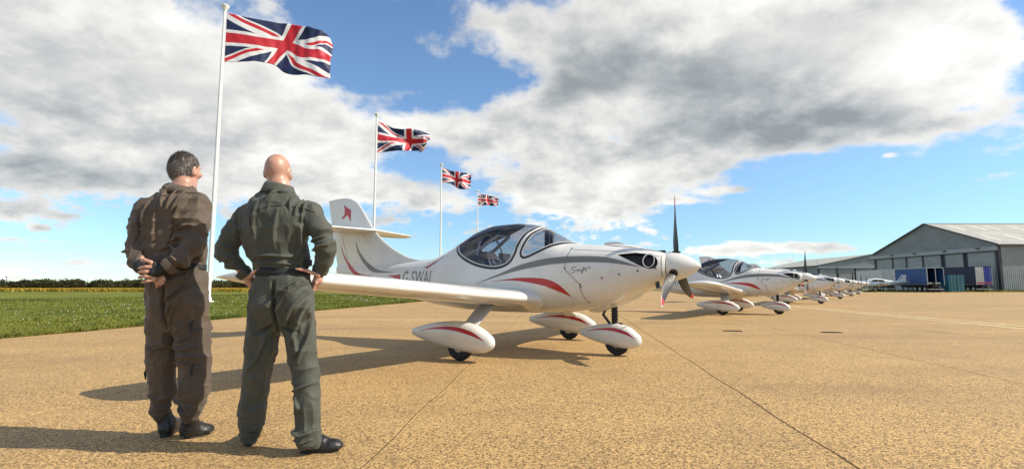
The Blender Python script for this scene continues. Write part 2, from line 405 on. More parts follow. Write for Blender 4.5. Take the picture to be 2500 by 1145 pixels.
# the apron: a dark bed, paving lanes laid on it with open joints, and the far sheet
apron = sheet('apron', [(edge(-10) - 0.02, -10), (60, -10), (60, 46), (edge(46) - 0.02, 46)], -0.005, M_JOINT)
FAR_Y = 46.0
def lane_line(j):
    tab = {-2: (-11.42, .1655), -1: (-7.1, .082), 0: (-1.07, .077), 1: (1.55, .118), 2: (4.5, .14)}
    if j in tab: return tab[j]
    return 4.5 + 3.1 * (j - 2), min(.14 + .012 * (j - 2), .26)
mids = {-1: (-4.1, .079)}
lines = [lane_line(-2), lane_line(-1), mids[-1]] + [lane_line(j) for j in range(0, 18)]
for li in range(len(lines) - 1):
    (a0, s0), (a1, s1) = lines[li], lines[li + 1]
    g = 0.0055
    n = 60; yy = np.concatenate([np.linspace(-6, 12, 40), np.linspace(12.6, FAR_Y - .012, 21)])
    vv, ff = [], []
    for q, yv in enumerate(yy):
        w0 = 0.012 * math.sin(yv * 3.3 + li) + 0.005 * math.sin(yv * 13.7 + 2 * li)
        w1 = 0.012 * math.sin(yv * 3.3 + li + 1) + 0.005 * math.sin(yv * 13.7 + 2 * (li + 1))
        x0, x1 = a0 + s0 * yv + g + (w0 if li else 0.06 * math.sin(yv * 2.3) + 0.03 * math.sin(yv * 6.1)), a1 + s1 * yv - g + w1
        vv += [(x0, yv, -0.03), (x0, yv, -0.002), (x0 + 0.002, yv, 0.0), (x1 - 0.002, yv, 0.0), (x1, yv, -0.002), (x1, yv, -0.03)]
        if q:
            b0, b1 = (q - 1) * 6, q * 6
            ff += [(b0 + k, b0 + k + 1, b1 + k + 1, b1 + k) for k in range(5)]
    ff.append((0, 5, 4, 3, 2, 1)); m6 = (len(yy) - 1) * 6; ff.append(tuple(m6 + k for k in range(6)))
    me = mesh('paving_lane', vv, ff, M_APRON, False)
    bm = bmesh.new(); bm.from_mesh(me); bmesh.ops.recalc_face_normals(bm, faces=bm.faces); bm.to_mesh(me); bm.free()
    link('paving_lane', me, apron)
sheet('far_apron', [(edge(FAR_Y), FAR_Y), (58, FAR_Y), (140, 60), (140, 86.4), (60, 86.4), (20, 100), (10, 130), (edge(92) + 2, 130), (edge(92), 92)], 0.0, M_APRON)
sheet('right_apron', [(58, -10), (300, -10), (300, 60), (140, 60), (58, FAR_Y)], -0.002, M_APRON)

# faded paint lines and metal slot drains
M_PAINT = material('faded_paint', (0.70, 0.58, 0.33), 0.9, var=0.25, vscale=3.0)
def ribbon(name, pts, w, z, mat, parent=None):
    v, f = [], []
    for i, (x, y) in enumerate(pts):
        a = pts[max(i - 1, 0)]; b = pts[min(i + 1, len(pts) - 1)]
        t = Vector((b[0] - a[0], b[1] - a[1])).normalized(); n = Vector((-t.y, t.x)) * w * 0.5
        v += [(x + n.x, y + n.y, z), (x - n.x, y - n.y, z)]
        if i: f.append((2 * i - 2, 2 * i - 1, 2 * i + 1, 2 * i))
    return link(name, mesh(name, v, f, mat, False), parent)
for dxo in (0.0, 0.62):
    ribbon('painted_line', [(10.6 + dxo + 0.115 * y + 0.03 * math.sin(y), y) for y in np.linspace(6, 44, 60)], 0.13, 0.004, M_PAINT, apron)
M_SLOT = material('cast_iron', (0.045, 0.04, 0.035), 0.6, 0.6, var=0.3, vscale=20)
for (x, y, lab) in ((4.92, 11.67, 'narrow dark metal slot drain in the apron nearer the propeller shadow'), (6.9, 11.3, 'narrow dark metal slot drain in the apron farther to the right')):
    t_ = empty('slot_drain', (x, y, 0), R(-8)); tag(t_, lab, 'drain', 'slot drains in the apron')
    MB().box(-.19, .19, -.08, -.06, .001, .012).box(-.19, .19, .06, .08, .001, .012).box(-.19, -.165, -.06, .06, .001, .012).box(.165, .19, -.06, .06, .001, .012).build('frame', M_SLOT, t_)
    for k in range(7): MB().box(-.15 + k * .05 - .014, -.15 + k * .05 + .014, -.06, .06, .001, .008).build('bar', M_SLOT, t_)
    MB().box(-.165, .165, -.06, .06, .0005, .002).build('pit', M_JOINT, t_)

# ================================================================== the light aircraft
M_WHITE = material('white_gelcoat', (0.67, 0.66, 0.63), 0.28, coat=0.5, var=0.045, vscale=2.3)
M_STRUT = material('grey_leg_paint', (0.50, 0.51, 0.53), 0.4, coat=0.2)
M_RED = material('red_vinyl', (0.42, 0.006, 0.012), 0.35, coat=0.3)
M_GREY = material('grey_vinyl', (0.175, 0.172, 0.155), 0.4, coat=0.2)
M_BLACK = material('black_trim', (0.008, 0.008, 0.010), 0.35, coat=0.3)
M_DARKIN = material('cockpit_lining', (0.045, 0.048, 0.056), 0.75, var=0.3, vscale=9)
M_SEAT = material('seat_leather', (0.030, 0.034, 0.042), 0.5, var=0.2, vscale=14)
M_METAL = material('bare_metal', (0.42, 0.42, 0.43), 0.35, 0.9)
M_RUBBER = material('tyre_rubber', (0.016, 0.016, 0.017), 0.75, var=0.25, vscale=30)
M_CARBON = material('carbon_blade', (0.009, 0.009, 0.010), 0.45, coat=0.12)
M_LINE = material('panel_gap', (0.03, 0.03, 0.03), 0.8)
M_GLASS = glassy('tinted_canopy', (0.78, 0.79, 0.82), 0.015, 1.5)
M_TIPW = material('white_tip_paint', (0.75, 0.74, 0.72), 0.4)
M_DUCT = material('duct_black', (0.006, 0.006, 0.007), 0.6)

_zt = pchip([-4.98, -4.95, -4.52, -4.26, -4.13, -4.02, -3.93, -3.61, -3.49, -3.31, -3.07, -2.79, -2.46, -2.2, -2.0, -1.75, -1.35, -1.14, -.78, -.44, -.11, .29, .44, .66, .88, .98, 1.25, 1.62, 1.93, 2.2, 2.36, 2.42],
            [2.835, 2.84, 2.868, 2.84, 2.795, 2.735, 2.655, 2.27, 2.135, 1.97, 1.80, 1.65, 1.525, 1.488, 1.487, 1.525, 1.68, 1.775, 1.945, 2.022, 2.028, 1.985, 1.94, 1.825, 1.70, 1.655, 1.625, 1.592, 1.56, 1.515, 1.475, 1.45])
_zb = pchip([-4.6, -4.0, -3.0, -2.08, -1.59, -.95, -.35, .43, 1.0, 1.40, 1.65, 1.79, 1.97, 2.21, 2.32, 2.38, 2.42],
            [1.22, 1.12, .90, .72, .65, .59, .575, .58, .615, .665, .715, .77, .86, .97, 1.03, 1.075, 1.11])
_bt = pchip([-4.6, -4.0, -3.0, -2.2, -1.75], [1.42, 1.41, 1.42, 1.47, 1.525])
_hw = pchip([-4.6, -4.0, -3.0, -2.1, -1.35, -.9, -.3, .3, 1.0, 1.5, 1.9, 2.2, 2.36, 2.42],
            [.045, .085, .19, .32, .47, .54, .585, .585, .56, .525, .465, .375, .30, .25])
_zc = pchip([-4.6, -3.0, -2.0, -1.0, 0, 1.0, 1.8, 2.42], [1.32, 1.17, 1.10, 1.06, 1.05, 1.10, 1.20, 1.27])
def hull_w(x, z, grow=0.0):
    """half width of the hull at a point of its side view"""
    x = np.asarray(x, float); z = np.asarray(z, float)
    xx = np.clip(x, -4.6, 2.42)
    zt, zb, zc, hw = _zt(np.clip(x, -4.98, 2.42)), _zb(xx), _zc(xx), _hw(xx)
    bt = np.where(x > -1.75, zt, np.minimum(_bt(xx), zt))
    pu = np.where(x > 1.0, 2.5, np.where(x < -1.75, 2.0, 2.1 + 0.4 * np.clip((x - .6) / .4, 0, 1)))
    up = np.clip((z - zc) / np.maximum(bt - zc, .02), 0, None); dn = np.clip((zc - z) / np.maximum(zc - zb, .02), 0, None)
    body = np.where(z >= zc, hw * np.clip(1 - up ** pu, 0, 1) ** (1 / pu), hw * np.clip(1 - dn ** 2.5, 0, 1) ** (1 / 2.5))
    te = -4.56 - 0.252 * (z - 1.29)
    fin = 0.075 * np.sqrt(np.clip((zt - z) / 0.42, 0, 1)) * np.clip((x - te + .006) / 0.75, 0, 1) ** 0.75 * np.clip((-x - 1.2) / 0.9, 0, 1)
    fin = np.where(z > zc, fin, fin * np.sqrt(np.clip((z - zb) / np.maximum(zc - zb, .02), 0, 1)))
    k = 0.05; h = np.clip(k - np.abs(body - fin), 0, k) / k
    return np.maximum(body, fin) + h * h * k * .25 * np.where((body > .002) & (fin > .002), 1, 0) + grow

def hull_mesh(grow=0.0, nx=230, nz=44, x0=-4.56, x1=2.42, name='hull'):
    xs = np.linspace(0, 1, nx); xs = x0 + (x1 - x0) * xs
    xs = np.concatenate([xs[:-2], [2.36, 2.395, 2.415, 2.42]]) if x1 > 2.4 else xs
    slant = -0.252 * np.clip((-2.6 - xs) / 1.9, 0, 1) ** 1.3
    ring = []; v = []
    t = (1 - np.cos(np.linspace(0, math.pi, nz))) / 2
    for xi, k in zip(xs, slant):
        zb = float(_zb(max(xi, -4.6)))
        ztop = float(_zt(xi))
        for _ in range(12): ztop = float(_zt(np.clip(xi + k * (ztop - 1.29), -4.98, 2.42)))
        zz = zb + (ztop - zb) * t
        xx = xi + k * (zz - 1.29)
        w = np.maximum(hull_w(xx, zz), 0.0)
        w[0] = w[-1] = 0
        shrink = 0.0
        near = [(x_, -(w_ + grow if 0 < i < nz - 1 else 0), z_ + (grow if i == nz - 1 else (-grow if i == 0 else 0))) for i, (x_, w_, z_) in enumerate(zip(xx, w, zz))]
        far = [(p[0], -p[1], p[2]) for p in near[-2:0:-1]]
        ring.append(near + far)
    m = MB(); m.loft(ring, True)
    me = mesh(name, m.v, m.f, M_WHITE, True)
    bm = bmesh.new(); bm.from_mesh(me); bmesh.ops.remove_doubles(bm, verts=bm.verts, dist=1e-5); bmesh.ops.recalc_face_normals(bm, faces=bm.faces); bm.to_mesh(me); bm.free()
    return me

def solid_bool(base, thick, offs, steps):
    """base mesh -> shell -> booleans; returns a new mesh"""
    o = bpy.data.objects.new('tmp', base); COL.objects.link(o); cut = []
    s = o.modifiers.new('s', 'SOLIDIFY'); s.thickness = thick; s.offset = offs
    for op, mb in steps:
        me = mesh('cut', mb.v, mb.f, None, False)
        bm = bmesh.new(); bm.from_mesh(me); bmesh.ops.recalc_face_normals(bm, faces=bm.faces); bm.to_mesh(me); bm.free()
        c = bpy.data.objects.new('cut', me); COL.objects.link(c); cut.append(c)
        b = o.modifiers.new('b', 'BOOLEAN'); b.operation = op; b.object = c; b.solver = 'EXACT'
    dg = bpy.context.evaluated_depsgraph_get(); dg.update()
    res = bpy.data.meshes.new_from_object(o.evaluated_get(dg))
    for c in cut + [o]: bpy.data.objects.remove(c)
    return res

def inset(poly, d):
    P = np.asarray(poly, float); n = len(P); out = []
    area = sum(P[i][0] * P[(i + 1) % n][1] - P[(i + 1) % n][0] * P[i][1] for i in range(n))
    sg = 1 if area > 0 else -1
    for i in range(n):
        a, b, c = P[i - 1], P[i], P[(i + 1) % n]
        t1 = (b - a) / (np.linalg.norm(b - a) + 1e-9); t2 = (c - b) / (np.linalg.norm(c - b) + 1e-9)
        nn = np.array([-(t1 + t2)[1], (t1 + t2)[0]]); nn /= np.linalg.norm(nn) + 1e-9
        q = b + sg * nn * d
        if d > 0:                                   # drop points that fold over at sharp corners
            A, B = P, np.roll(P, -1, 0); ab = B - A
            tt = np.clip(((q - A) * ab).sum(1) / ((ab * ab).sum(1) + 1e-12), 0, 1)
            if np.min(np.linalg.norm(A + ab * tt[:, None] - q, axis=1)) < d * 0.97: continue
        out.append(q)
    return np.array(out)

def strip_decal(name, upper, lower, mat, parent, off=0.003, side=-1, n=40, rows=4, fn=None, y0=0.0):
    """a painted stripe: two curves of the side view laid on the hull (or on fn)"""
    U, L = spline2(upper, n), spline2(lower, n); v, f = [], []
    fn = fn or (lambda x, z: hull_w(x, z))
    for i in range(n):
        for k in range(rows + 1):
            p = U[i] + (L[i] - U[i]) * k / rows
            v.append((p[0], y0 + side * (float(fn(p[0], p[1])) + off), p[1]))
    for i in range(n - 1):
        for k in range(rows):
            a = i * (rows + 1) + k; f.append((a, a + 1, a + rows + 2, a + rows + 1))
    return link(name, mesh(name, v, f, mat, True), parent)

def flat_decal(name, polys, mat, parent, off=0.004, side=-1, cuts=2):
    bm = bmesh.new()
    for poly in polys:
        bm.faces.new([bm.verts.new((p[0], 0, p[1])) for p in poly])
    bmesh.ops.triangulate(bm, faces=bm.faces[:])
    for _ in range(cuts): bmesh.ops.subdivide_edges(bm, edges=[e for e in bm.edges if e.calc_length() > 0.04], cuts=1)
    bmesh.ops.triangulate(bm, faces=bm.faces[:])
    for v in bm.verts: v.co.y = side * (float(hull_w(v.co.x, v.co.z)) + off)
    me = bpy.data.meshes.new(name); bm.to_mesh(me); bm.free(); me.materials.append(mat)
    return link(name, me, parent)

def wing_mesh(stations, side, name, camber=0.02, n=28):
    """stations: (y, x_le, x_te, z, t/c)"""
    xc = (1 - np.cos(np.linspace(0, math.pi, n))) / 2
    rings = []
    for (y, le, te, z, tc_) in stations:
        c = le - te
        th = 5 * tc_ * (0.2969 * np.sqrt(xc) - 0.126 * xc - 0.3516 * xc ** 2 + 0.2843 * xc ** 3 - 0.1036 * xc ** 4)
        cm = camber * 4 * xc * (1 - xc)
        up = [(le - c * a, side * y, z + c * (b + t)) for a, b, t in zip(xc, cm, th)]
        lo = [(le - c * a, side * y, z + c * (b - t)) for a, b, t in zip(xc, cm, th)]
        rings.append(up[::-1] + lo[1:-1])
    m = MB(); m.loft(rings, True)
    me = mesh(name, m.v, m.f, M_WHITE, True)
    bm = bmesh.new(); bm.from_mesh(me); bmesh.ops.recalc_face_normals(bm, faces=bm.faces); bm.to_mesh(me); bm.free()
    sharpen(me, 50)
    return me

def pant(name, parent, x0, x1, yc, zax, stripe_side, scale=1.0):
    """teardrop wheel fairing from tail x0 to nose x1; wheel axle below"""
    L = x1 - x0; t = np.linspace(0, 1, 40)
    top = pchip([0, .1, .35, .60, .8, .92, .98, 1.0], np.array([.40, .435, .505, .525, .475, .385, .32, .26]) * scale)
    bot = pchip([0, .12, .35, .55, .72, .88, .97, 1.0], np.array([.305, .25, .185, .145, .115, .125, .18, .235]) * scale)
    wid = pchip([0, .15, .45, .7, .88, .97, 1.0], np.array([.035, .075, .13, .145, .12, .07, .012]) * scale)
    rings = []
    for s in t:
        zt, zb, w = float(top(s)), float(bot(s)), float(wid(s)); zc, h = (zt + zb) / 2, (zt - zb) / 2
        ring = []
        for k in range(28):
            a = 2 * math.pi * k / 28; ca, sa = math.cos(a), math.sin(a)
            ring.append((x0 + L * s, yc + w * abs(ca) ** .85 * (1 if ca > 0 else -1), zc + h * abs(sa) ** .85 * (1 if sa > 0 else -1)))
        rings.append(ring)
    m = MB(); m.loft(rings, True); o = m.build(name, M_WHITE, parent, True, 60)
    def wfun(x, z):
        s = np.clip((x - x0) / L, 0, 1); zt, zb = float(top(s)), float(bot(s)); h = (zt - zb) / 2
        q = np.clip(abs(z - (zt + zb) / 2) / h, 0, .999)
        return float(wid(s)) * (1 - q ** (2 / .85)) ** (.85 / 2)
    for sd in (-1, 1):
        s_ = lambda a, b: (x0 + L * a, b * scale)
        strip_decal('stripe', [s_(.12, .372), s_(.35, .435), s_(.6, .455), s_(.8, .40), s_(.93, .295)],
                    [s_(.12, .368), s_(.35, .412), s_(.6, .405), s_(.8, .352), s_(.93, .290)], M_RED, o, 0.003, sd, 30, 3, wfun, yc)
    return o

def wheel(parent, x, y, r=0.17, w=0.11):
    o = MB().lathe([(r * .55, -w * .42), (r * .82, -w * .5), (r * .95, -w * .40), (r, -w * .18), (r, w * .18), (r * .95, w * .40), (r * .82, w * .5), (r * .55, w * .42)], 'y', 36, (x, y, r)).build('wheel', M_RUBBER, parent, True, 40)
    MB().lathe([(r * .18, -w * .46), (r * .54, -w * .40), (r * .56, -w * .30), (r * .56, w * .30), (r * .54, w * .40), (r * .18, w * .46)], 'y', 28, (x, y, r)).build('rim', M_METAL, o, True, 40)
    return o

def make_plane():
    P = empty('light_aircraft')
    # --- hull with openings
    rear = np.vstack([spline2([(-1.14, 1.665), (-.95, 1.50), (-.58, 1.335), (-.17, 1.262), (.10, 1.33), (.205, 1.48), (.235, 1.63), (.30, 1.80), (.40, 1.93), (.46, 2.2)], 60), [(-1.3, 2.2), (-1.2, 1.72)]])
    front = np.vstack([spline2([(.55, 2.2), (.475, 1.93), (.37, 1.80), (.305, 1.63), (.285, 1.50), (.335, 1.425), (.44, 1.43), (.62, 1.515), (.80, 1.60), (.95, 1.645), (1.12, 1.675)], 60), [(1.3, 2.2)]])
    eye = spline2([(1.82, 1.437), (2.0, 1.452), (2.16, 1.445), (2.29, 1.41), (2.345, 1.345), (2.335, 1.27), (2.27, 1.232), (2.16, 1.262), (2.0, 1.345), (1.82, 1.432)], 44)[:-1]
    pr = lambda poly: MB().prism([tuple(p) for p in poly], 'y', -1.2, 1.2)
    base = hull_mesh(nx=96, x0=-1.5, x1=1.45)
    nose = hull_mesh(nx=150, x0=-1.6, x1=2.42)
    tail = hull_mesh(nx=110, x0=-4.56, x1=-1.6)
    sh = solid_bool(nose, 0.005, -1, [('DIFFERENCE', pr(rear)), ('DIFFERENCE', pr(front)), ('DIFFERENCE', pr(eye))])
    bm = bmesh.new(); bm.from_mesh(sh); bm.from_mesh(tail)
    bmesh.ops.delete(bm, geom=[f for f in bm.faces if all(abs(v.co.x + 1.6) < 1e-4 for v in f.verts)], context='FACES_ONLY')
    bmesh.ops.remove_doubles(bm, verts=[v for v in bm.verts if abs(v.co.x + 1.6) < 1e-4], dist=1e-4)
    for f in bm.faces: f.smooth = True
    bm.to_mesh(sh); bm.free()
    sharpen(sh, 38)
    hull = link('fuselage', sh, P)
    gl_base = hull_mesh(-0.006, nx=96, x0=-1.5, x1=1.45)
    for nm, poly, fr in (('canopy', rear, 0.038), ('windscreen', front, 0.034)):
        g = solid_bool(gl_base, 0.005, -1, [('INTERSECT', pr(poly))]); g.materials.clear(); g.materials.append(M_GLASS)
        for p in g.polygons: p.material_index = 0
        sharpen(g, 40)
        go = link(nm, g, P)
        k = solid_bool(base, 0.020, -0.86, [('INTERSECT', pr(inset(poly, -0.004))), ('DIFFERENCE', pr(inset(poly, fr)))])
        k.materials.clear(); k.materials.append(M_BLACK); [setattr(p, 'material_index', 0) for p in k.polygons]; sharpen(k, 40)
        link('seal', k, go)
        k = solid_bool(base, 0.024, -0.82, [('INTERSECT', pr(inset(poly, fr))), ('DIFFERENCE', pr(inset(poly, fr + .013)))])
        k.materials.clear(); k.materials.append(M_WHITE); [setattr(p, 'material_index', 0) for p in k.polygons]; sharpen(k, 40)
        link('trim', k, go)
    # --- cockpit
    def tub(name, x0, x1, ztop, sc, mat):
        rings = []
        for x in np.linspace(x0, x1, 30):
            zb = float(_zb(x)) + .06; zt = ztop(x)
            zz = np.linspace(zb, zt, 14); w = hull_w(np.full(14, x), zz) * sc
            w[0] = 0.02
            rings.append([(x, -a, b) for a, b in zip(w[::-1], zz[::-1])] + [(x, a, b) for a, b in zip(w, zz)])
        m = MB(); m.loft(rings, False, False); return m.build(name, mat, P, True, 60)
    tub('cockpit_lining', -1.2, 1.2, lambda x: 1.30 if x < .2 else 1.30 + .26 * min(1, (x - .2) / .7), .93, M_DARKIN)
    MB().box(-1.15, 1.1, -.46, .46, .92, .95).build('cockpit_floor', M_DARKIN, P)
    m = MB(); m.loft([[(x, -.46 * s, z), (x, .46 * s, z), (x - .02, .46 * s, z - .28), (x - .02, -.46 * s, z - .28)] for x, z, s in ((.60, 1.45, .95), (.72, 1.50, .9), (.98, 1.535, .6))], True)
    m.build('instrument_coaming', M_DARKIN, P, True, 40)
    for sy in (-.24, .24):
        st = MB(); st.loft([[(x + dx_, sy - w, z), (x + dx_, sy + w, z), (x + dx_ - .09, sy + w, z + .01), (x + dx_ - .09, sy - w, z + .01)] for x, z, w, dx_ in ((-.16, 1.0, .20, 0), (-.30, 1.25, .20, 0), (-.42, 1.48, .17, 0), (-.46, 1.56, .10, 0))], True)
        so = st.build('seat', M_SEAT, P, True, 30)
        MB().box(-.18, .26, sy - .19, sy + .19, .96, 1.04).build('cushion', M_SEAT, so, bevel=.015)
        MB().tube([(-.17, sy - .12, 1.06), (-.335, sy - .10, 1.40), (-.40, sy - .06, 1.47), (-.40, sy + .06, 1.47), (-.335, sy + .10, 1.40), (-.17, sy + .12, 1.06)], .013, 8).build('harness', M_METAL, so, True)
        MB().tube([(-.20, sy - .2, 1.05), (-.34, sy - .2, 1.38), (-.38, sy - .17, 1.44), (-.38, sy + .17, 1.44), (-.34, sy + .2, 1.38)], .016, 8).build('seat_frame', M_METAL, so, True)
    MB().tube([(-1.02, -.26, 1.50), (-.70, -.22, 1.62), (-.36, -.17, 1.845), (-.36, .17, 1.845), (-.70, .22, 1.62), (-1.02, .26, 1.50)], .030, 10).build('canopy_strut', M_STRUT, P, True)
    MB().tube([(-.62, -.40, 1.50), (-.64, -.30, 1.72), (-.66, -.12, 1.86), (-.66, .12, 1.86), (-.64, .30, 1.72), (-.62, .40, 1.50)], .018, 8).build('roll_bar', M_STRUT, P, True)
    MB().box(-1.25, -.85, -.30, .30, 1.36, 1.42).build('rear_shelf', M_DARKIN, P)
    # compass / temperature probe blister on the canopy bow
    lt = MB().lathe([(.002, .47), (.05, .44), (.062, .36), (.05, .28), (.002, .25)], 'x', 14, (0, 0, 0)).build('canopy_latch', M_BLACK, P, True)
    lt.location = (.02, 0, 1.972); lt.scale = (1, 1, .35); lt.rotation_euler = (0, R(11), 0)
    # --- intake behind the eye-shaped opening
    rings = []
    for x in np.linspace(1.72, 2.37, 16):
        zz = np.linspace(1.15, 1.50, 12); w = np.maximum(hull_w(np.full(12, x), zz) - .05, .03)
        rings.append([(x, -a, b) for a, b in zip(w, zz)] + [(x, a, b) for a, b in zip(w[::-1], zz[::-1])])
    m = MB(); m.loft(rings, True); duct = m.build('intake_duct', M_DUCT, P, True, 60)
    for sd in (-1, 1):
        ring = []
        for k in range(25):
            a = 2 * math.pi * k / 24; x, z = 2.235 + .070 * math.cos(a), 1.345 + .092 * math.sin(a)
            ring.append((x, sd * (float(hull_w(x, z)) - .004), z))
        MB().tube(ring, .0065, 8).build('intake_ring', M_STRUT, duct, True)
    # --- painted marks
    for sd in (-1, 1):
        strip_decal('stripe', [(-.52, 1.035), (-.05, 1.19), (.30, 1.315), (.74, 1.405), (1.21, 1.432), (1.71, 1.395), (2.13, 1.262)],
                    [(-.52, 1.030), (-.05, 1.155), (.30, 1.235), (.74, 1.305), (1.21, 1.337), (1.71, 1.322), (2.13, 1.257)], M_GREY, hull, .003, sd, 70)
        strip_decal('stripe', [(-.19, 1.075), (.1, 1.105), (.36, 1.124), (.74, 1.106), (.97, 1.02), (1.15, .85)],
                    [(-.19, 1.071), (.1, 1.085), (.36, 1.068), (.70, 1.01), (.92, .935), (1.145, .845)], M_RED, hull, .003, sd, 60)
        strip_decal('stripe', [(-4.46, 1.85), (-4.30, 1.60), (-4.04, 1.38), (-3.76, 1.245), (-3.36, 1.195)],
                    [(-4.47, 1.84), (-4.34, 1.585), (-4.12, 1.345), (-3.86, 1.205), (-3.36, 1.19)], M_RED, hull, .003, sd, 50)
        strip_decal('stripe', [(-3.95, 1.88), (-3.82, 1.68), (-3.58, 1.47), (-3.25, 1.325), (-2.72, 1.258)],
                    [(-3.955, 1.86), (-3.88, 1.68), (-3.68, 1.44), (-3.35, 1.275), (-2.72, 1.252)], M_GREY, hull, .003, sd, 50)
        strip_decal('stripe', [(-1.86, 1.325), (-1.68, 1.40), (-1.38, 1.535)], [(-1.86, 1.322), (-1.72, 1.33), (-1.38, 1.53)], M_RED, hull, .003, sd, 30)
        strip_decal('stripe', [(-2.86, 1.20), (-2.7, 1.205), (-2.5, 1.215)], [(-2.86, 1.195), (-2.7, 1.16), (-2.5, 1.12)], M_RED, hull, .003, sd, 20)
        # swallow on the fin
        bird = [(-4.415, 2.717), (-4.26, 2.628), (-4.157, 2.586), (-4.178, 2.553), (-4.141, 2.449), (-4.126, 2.323), (-4.188, 2.406), (-4.253, 2.479), (-4.341, 2.438), (-4.418, 2.392), (-4.409, 2.422), (-4.45, 2.431), (-4.344, 2.509), (-4.33, 2.565), (-4.375, 2.637)]
        flat_decal('swallow_emblem', [bird], M_RED, hull, .004, sd)
        # registration
        cu = bpy.data.curves.new('t', 'FONT'); cu.body = 'G-SWAI'; cu.size = 1.0; cu.space_character = 1.02
        to = bpy.data.objects.new('t', cu); COL.objects.link(to)
        dg = bpy.context.evaluated_depsgraph_get(); me = bpy.data.meshes.new_from_object(to.evaluated_get(dg)); bpy.data.objects.remove(to)
        bm = bmesh.new(); bm.from_mesh(me)
        bmesh.ops.triangulate(bm, faces=bm.faces[:])
        xs = [v.co.x for v in bm.verts]; wdt = max(xs) - min(xs); hgt = max(v.co.y for v in bm.verts)
        for v in bm.verts:
            x = -2.42 + .80 * (v.co.x - min(xs)) / wdt; z = 1.03 + .245 * v.co.y / hgt
            if sd > 0: x = -1.62 - .80 * (v.co.x - min(xs)) / wdt
            v.co = (x, 0, z)
        for _ in range(2): bmesh.ops.subdivide_edges(bm, edges=[e for e in bm.edges if e.calc_length() > .05], cuts=1)
        bmesh.ops.triangulate(bm, faces=bm.faces[:])
        for v in bm.verts: v.co.y = sd * (float(hull_w(v.co.x, v.co.z)) + .004)
        bm.to_mesh(me); bm.free(); me.materials.clear(); me.materials.append(M_GREY)
        link('registration', me, hull)
        # handwritten name on the cowling
        script = [[(.00, .02), (.05, .0), (.10, .06), (.06, .13), (.03, .19), (.07, .25), (.13, .22)],
                  [(.13, .15), (.15, .08), (.18, .12), (.20, .08), (.23, .15)], [(.235, .13), (.245, .08), (.26, .09)], [(.252, .165), (.254, .17)],
                  [(.26, .0), (.29, .10), (.33, .24), (.31, .13), (.29, .02), (.27, -.01)], [(.27, .13), (.36, .15)],
                  [(.38, .22), (.365, .12), (.375, .08), (.40, .10)], [(.345, .17), (.42, .19)]]
        polys = []
        for st in script:
            c = spline2(st, 14) if len(st) > 2 else np.array(st)
            for i in range(len(c) - 1):
                a, b = c[i], c[i + 1]; t = b - a; l = np.linalg.norm(t)
                if l < 1e-5: continue
                nn = np.array([-t[1], t[0]]) / l * .0085
                sx = lambda q: ((1.16 + .62 * q[0]) if sd < 0 else (1.46 - .62 * q[0]), 1.185 + .36 * q[1])
                polys.append([sx(a - nn), sx(b - nn), sx(b + nn), sx(a + nn)])
        sx0 = (lambda q: ((1.16 + .62 * q[0]) if sd < 0 else (1.46 - .62 * q[0]), 1.185 + .36 * q[1]))
        polys.append([sx0(p) for p in ((.44, .24), (.465, .20), (.47, .25), (.48, .19), (.485, .14), (.465, .18), (.43, .19), (.455, .21))])
        flat_decal('script_name', polys, M_GREY, hull, .004, sd, 0)
        # panel gaps
        def gap(pts, w=.0035, nm='panel_gap'):
            c = spline2(pts, 26); v, f = [], []
            for i in range(len(c)):
                t = c[min(i + 1, 25)] - c[max(i - 1, 0)]; n_ = np.array([-t[1], t[0]]) / (np.linalg.norm(t) + 1e-9) * w
                for q in (c[i] - n_, c[i] + n_): v.append((q[0], sd * (float(hull_w(q[0], q[1])) + .0025), q[1]))
                if i: f.append((2 * i - 2, 2 * i - 1, 2 * i + 1, 2 * i))
            link(nm, mesh(nm, v, f, M_LINE, False), hull)
        gap([(1.10, 1.55), (1.075, 1.42), (1.06, 1.25)]); gap([(1.06, 1.25), (1.18, 1.13), (1.30, 1.015), (1.305, .94), (1.33, .84), (1.37, .765)])
        gap([(-4.45, 2.06), (-4.32, 1.80), (-4.20, 1.54)]); gap([(2.385, 1.12), (2.39, 1.27), (2.385, 1.42)], .003)
        gap([(1.12, 1.535), (1.6, 1.50), (2.0, 1.465), (2.37, 1.40)], .002)
        for (x, z) in ((1.10, 1.55), (1.065, 1.255), (1.30, 1.02), (1.305, .985), (1.37, .77), (1.62, 1.11), (1.86, 1.16), (2.10, 1.205), (2.32, 1.24)):
            y = sd * (float(hull_w(x, z)) + .002)
            MB().lathe([(.013, -.002), (.013, .002)], 'y', 12, (x, y, z)).build('fastener', M_BLACK, hull)
    # vent on top of the cowling
    m = MB(); m.loft([[(x, -w, z), (x, w, z), (x, w * .8, z + h), (x, -w * .8, z + h)] for x, z, w, h in ((1.55, 1.592, .16, .004), (1.72, 1.578, .18, .028), (1.95, 1.552, .18, .030), (2.12, 1.522, .14, .004))], True)
    m.build('cowl_scoop', M_WHITE, P, True, 50)
    # --- flying surfaces
    def wing_st():
        L_ = [(.30, .74, -.86, 1.4), (.45, .70, -.86, 1.2), (.56, .655, -.855, 1.05), (.70, .60, -.85, 1), (.95, .56, -.84, 1), (1.8, .54, -.80, 1), (3.0, .51, -.72, 1), (3.9, .48, -.65, 1), (4.25, .45, -.62, 1),
              (4.45, .40, -.60, 1), (4.58, .32, -.565, 1), (4.66, .22, -.52, .95), (4.705, .09, -.46, .8), (4.725, -.06, -.40, .55), (4.73, -.18, -.32, .2)]
        return [(y, le, te, .80 + .068 * (y - .55), .168 * k) for y, le, te, k in L_]
    for sd in (-1, 1): link('wing', wing_mesh(wing_st(), sd, 'wing', 0.008), P)
